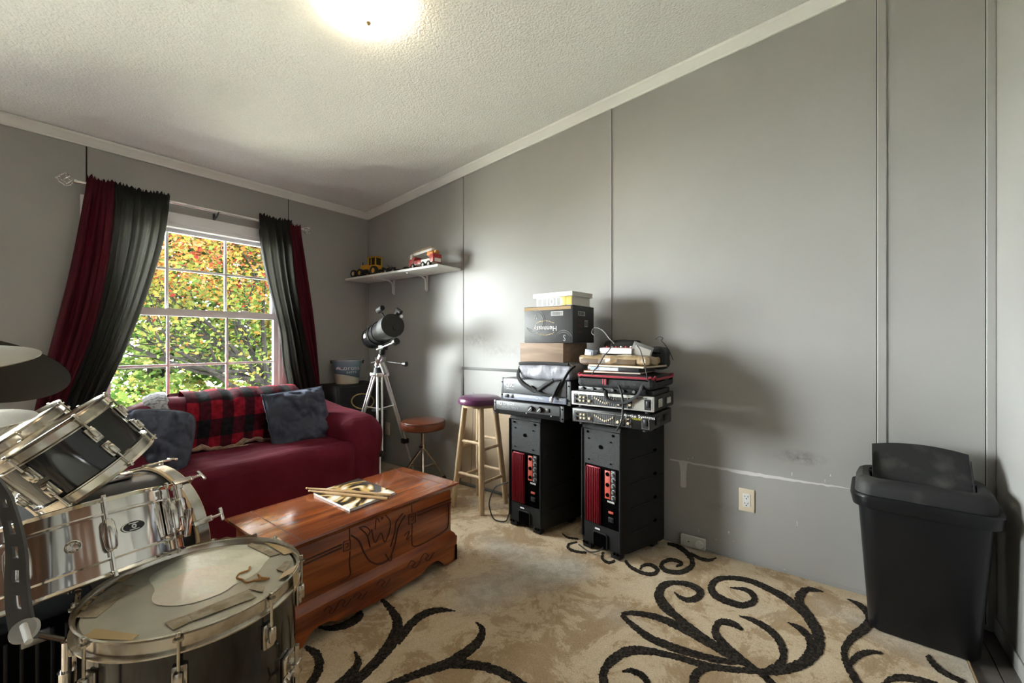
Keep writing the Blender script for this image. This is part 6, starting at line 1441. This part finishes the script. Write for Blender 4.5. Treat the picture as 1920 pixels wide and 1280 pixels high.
cable('thick black cord falling from the gig bag past both bass amplifiers', [q(1160, 722, 1.955), q(1165, 735, 1.955), q(1168, 755, 1.955), q(1167, 780, 1.955), q(1163, 795, 1.958), q(1156, 806, 1.985)], .0055)
cable('thin black wire looping off the pile onto the wall', [q(1229, 636, 2.22), q(1236, 631, 2.2), q(1243, 634, 2.2), q(1240, 638, 2.2), q(1246, 645, 2.25), q(1255, 658, 2.3), q(1262, 675, 2.36)], .0018)
cable('black power cord curling on the rug beside the left speaker', [(2.05, 1.58, .26), (2.03, 1.66, .22), (2.02, 1.70, .13), (2.03, 1.70, .06), (2.03, 1.665, RZ + .006), (2.05, 1.60, RZ + .006), (2.12, 1.63, RZ + .006), (2.20, 1.68, RZ + .006)], .0042)
cable('black power cord lying under the right speaker at its near corner', [(2.06, 1.10, RZ + .005), (2.02, 1.02, RZ + .006), (2.025, .97, RZ + .02), (2.045, .95, .05)], .0035)

# ================================================================== WALL FITTINGS
def outlet(lab, u, v, wide=.07, hh=.114):
    p = onx(u, v); t = thing('wall_outlet', lab, 'outlet', (WX, p.y, p.z), group='wall outlets')
    obj('plate', B().box((-.003, 0, 0), (.006, wide, hh), .0025), MATS['ivory_plastic'], t)
    fc = obj('receptacle', B().box((-.0068, 0, 0), (.003, .034, .066), .001), MATS['white_plastic'], t)
    for zz in (.017, -.017):
        for yy, h_ in ((.0065, .008), (-.0065, .0095)): obj('slot', B().box((-.0085, yy, zz + .003), (.001, .0022, h_)), MATS['hole'], fc, 0)
        obj('ground_hole', B().cyl((-.008, 0, zz - .008), (-.009, 0, zz - .008), .0028, seg=10), MATS['hole'], fc)
outlet('ivory wall outlet below the filler line', 1400, 937)
outlet('ivory wall outlet half hidden behind the telescope leg', 727, 803)
p = onx(1301, 1014); cbx = thing('dial_box', 'small white box with a round dial low on the wall', 'dial box', (WX - .004, p.y, p.z - .028))
obj('housing', B().box((-.012, 0, .030), (.024, .125, .058), .004), M('box_grey', (.60, .59, .55), .5), cbx)
obj('dial', B().cyl((-.024, -.035, .030), (-.034, -.035, .030), .021, .019, 24), MATS['white_plastic'], cbx); obj('dial_grip', B().box((-.036, -.035, .030), (.005, .006, .034), .001, Matrix.Rotation(.6, 3, 'X')), MATS['white_plastic'], cbx)
obj('screw', B().cyl((-.0235, .02, .030), (-.025, .02, .030), .004, seg=10), M('rust', (.2, .14, .08), .7), cbx)

# ================================================================== TRASH CAN
can = thing('trash_can', 'black plastic swing lid trash can against the wall at the right', 'trash can', (2.235, -.268, 0), R(-3))
M('can_black', (.006, .006, .007), .36, bump=(90, .06), spec=.3); M('can_dusty', (.014, .014, .014), .6, spec=.3, var=((.06, .057, .053), 9, 6, .5, .75))
def rr_ring(hx, hy, r_, z, k=6, bow=0):
    p = []
    for cx_, cy_, a0 in ((hx - r_, hy - r_, 0), (-hx + r_, hy - r_, PI / 2), (-hx + r_, -hy + r_, PI), (hx - r_, -hy + r_, 1.5 * PI)):
        for i in range(k + 1):
            a = a0 + PI / 2 * i / k; x, y = cx_ + r_ * math.cos(a), cy_ + r_ * math.sin(a); p.append((x - (bow * (1 - (y / hy) ** 2) if x < 0 else 0), y, z))
    return p
def loft(rings, capb=True, capt=False):
    b = B(); n = len(rings[0]); vs = [v for r_ in rings for v in r_]; fs = []
    if capb: fs.append(tuple(range(n))[::-1])
    if capt: fs.append(tuple((len(rings) - 1) * n + i for i in range(n)))
    for j in range(len(rings) - 1):
        for i in range(n): l = (i + 1) % n; fs.append((j * n + i, j * n + l, (j + 1) * n + l, (j + 1) * n + i))
    b._add(vs, fs); return b
hz_ = .525
zr0 = RZ + .001
obj('bin', loft([rr_ring(.100, .145, .04, zr0), rr_ring(.104, .150, .042, .02), rr_ring(.126, .183, .05, hz_ * .98, bow=.012)]), MATS['can_black'], can)
obj('rim', loft([rr_ring(.128, .186, .05, hz_ - .04, bow=.014), rr_ring(.140, .198, .052, hz_ - .036, bow=.016), rr_ring(.146, .206, .055, hz_ + .004, bow=.018), rr_ring(.143, .203, .055, hz_ + .012, bow=.018), rr_ring(.128, .186, .05, hz_ + .012, bow=.014)], False), MATS['can_black'], can)
ld = obj('lid', loft([rr_ring(.132, .192, .05, hz_ + .010, bow=.016), rr_ring(.130, .190, .05, hz_ + .04, bow=.014), rr_ring(.122, .180, .048, hz_ + .065, bow=.008), rr_ring(.112, .168, .045, hz_ + .073), rr_ring(.090, .148, .03, hz_ + .070), rr_ring(.086, .144, .03, hz_ + .05)], False), MATS['can_dusty'], can)
# swing flap tipped open: curved panel standing up at the back, dipping in at the front
def flap_fn(s, t):
    y = (s - .5) * .278; a = R(52)
    u = (t - .42) * .21; crown_ = .022 * (1 - (2 * s - 1) ** 2)
    return (-.0 + u * math.cos(a) + .01, y, hz_ + .072 + u * math.sin(a) + (crown_ * (t > .5) * (t - .5) * 1.6))
b = B(); b.grid(flap_fn, 16, 10); b.grid(lambda s, t: Vector(flap_fn(s, t)) + Vector((.006, 0, -.004)), 16, 10)
obj('swing_flap', b, MATS['can_dusty'], can)
for sy in (1, -1): obj('flap_cheek', B().prism([(-.075, -.055), (.055, .085), (.055, -.02), (.0, -.055)], .003, frame((.0, sy * .139, hz_ + .065), (1, 0, 0), (0, 0, 1))), MATS['can_dusty'], can, 0)
for sy in (1, -1): obj('hinge_pin', B().cyl((.01, sy * .136, hz_ + .07), (.01, sy * .15, hz_ + .07), .006, seg=10), MATS['can_black'], can)
obj('dark_interior', loft([rr_ring(.095, .14, .035, .012), rr_ring(.118, .172, .045, hz_ - .02)]), MATS['hole'], can)
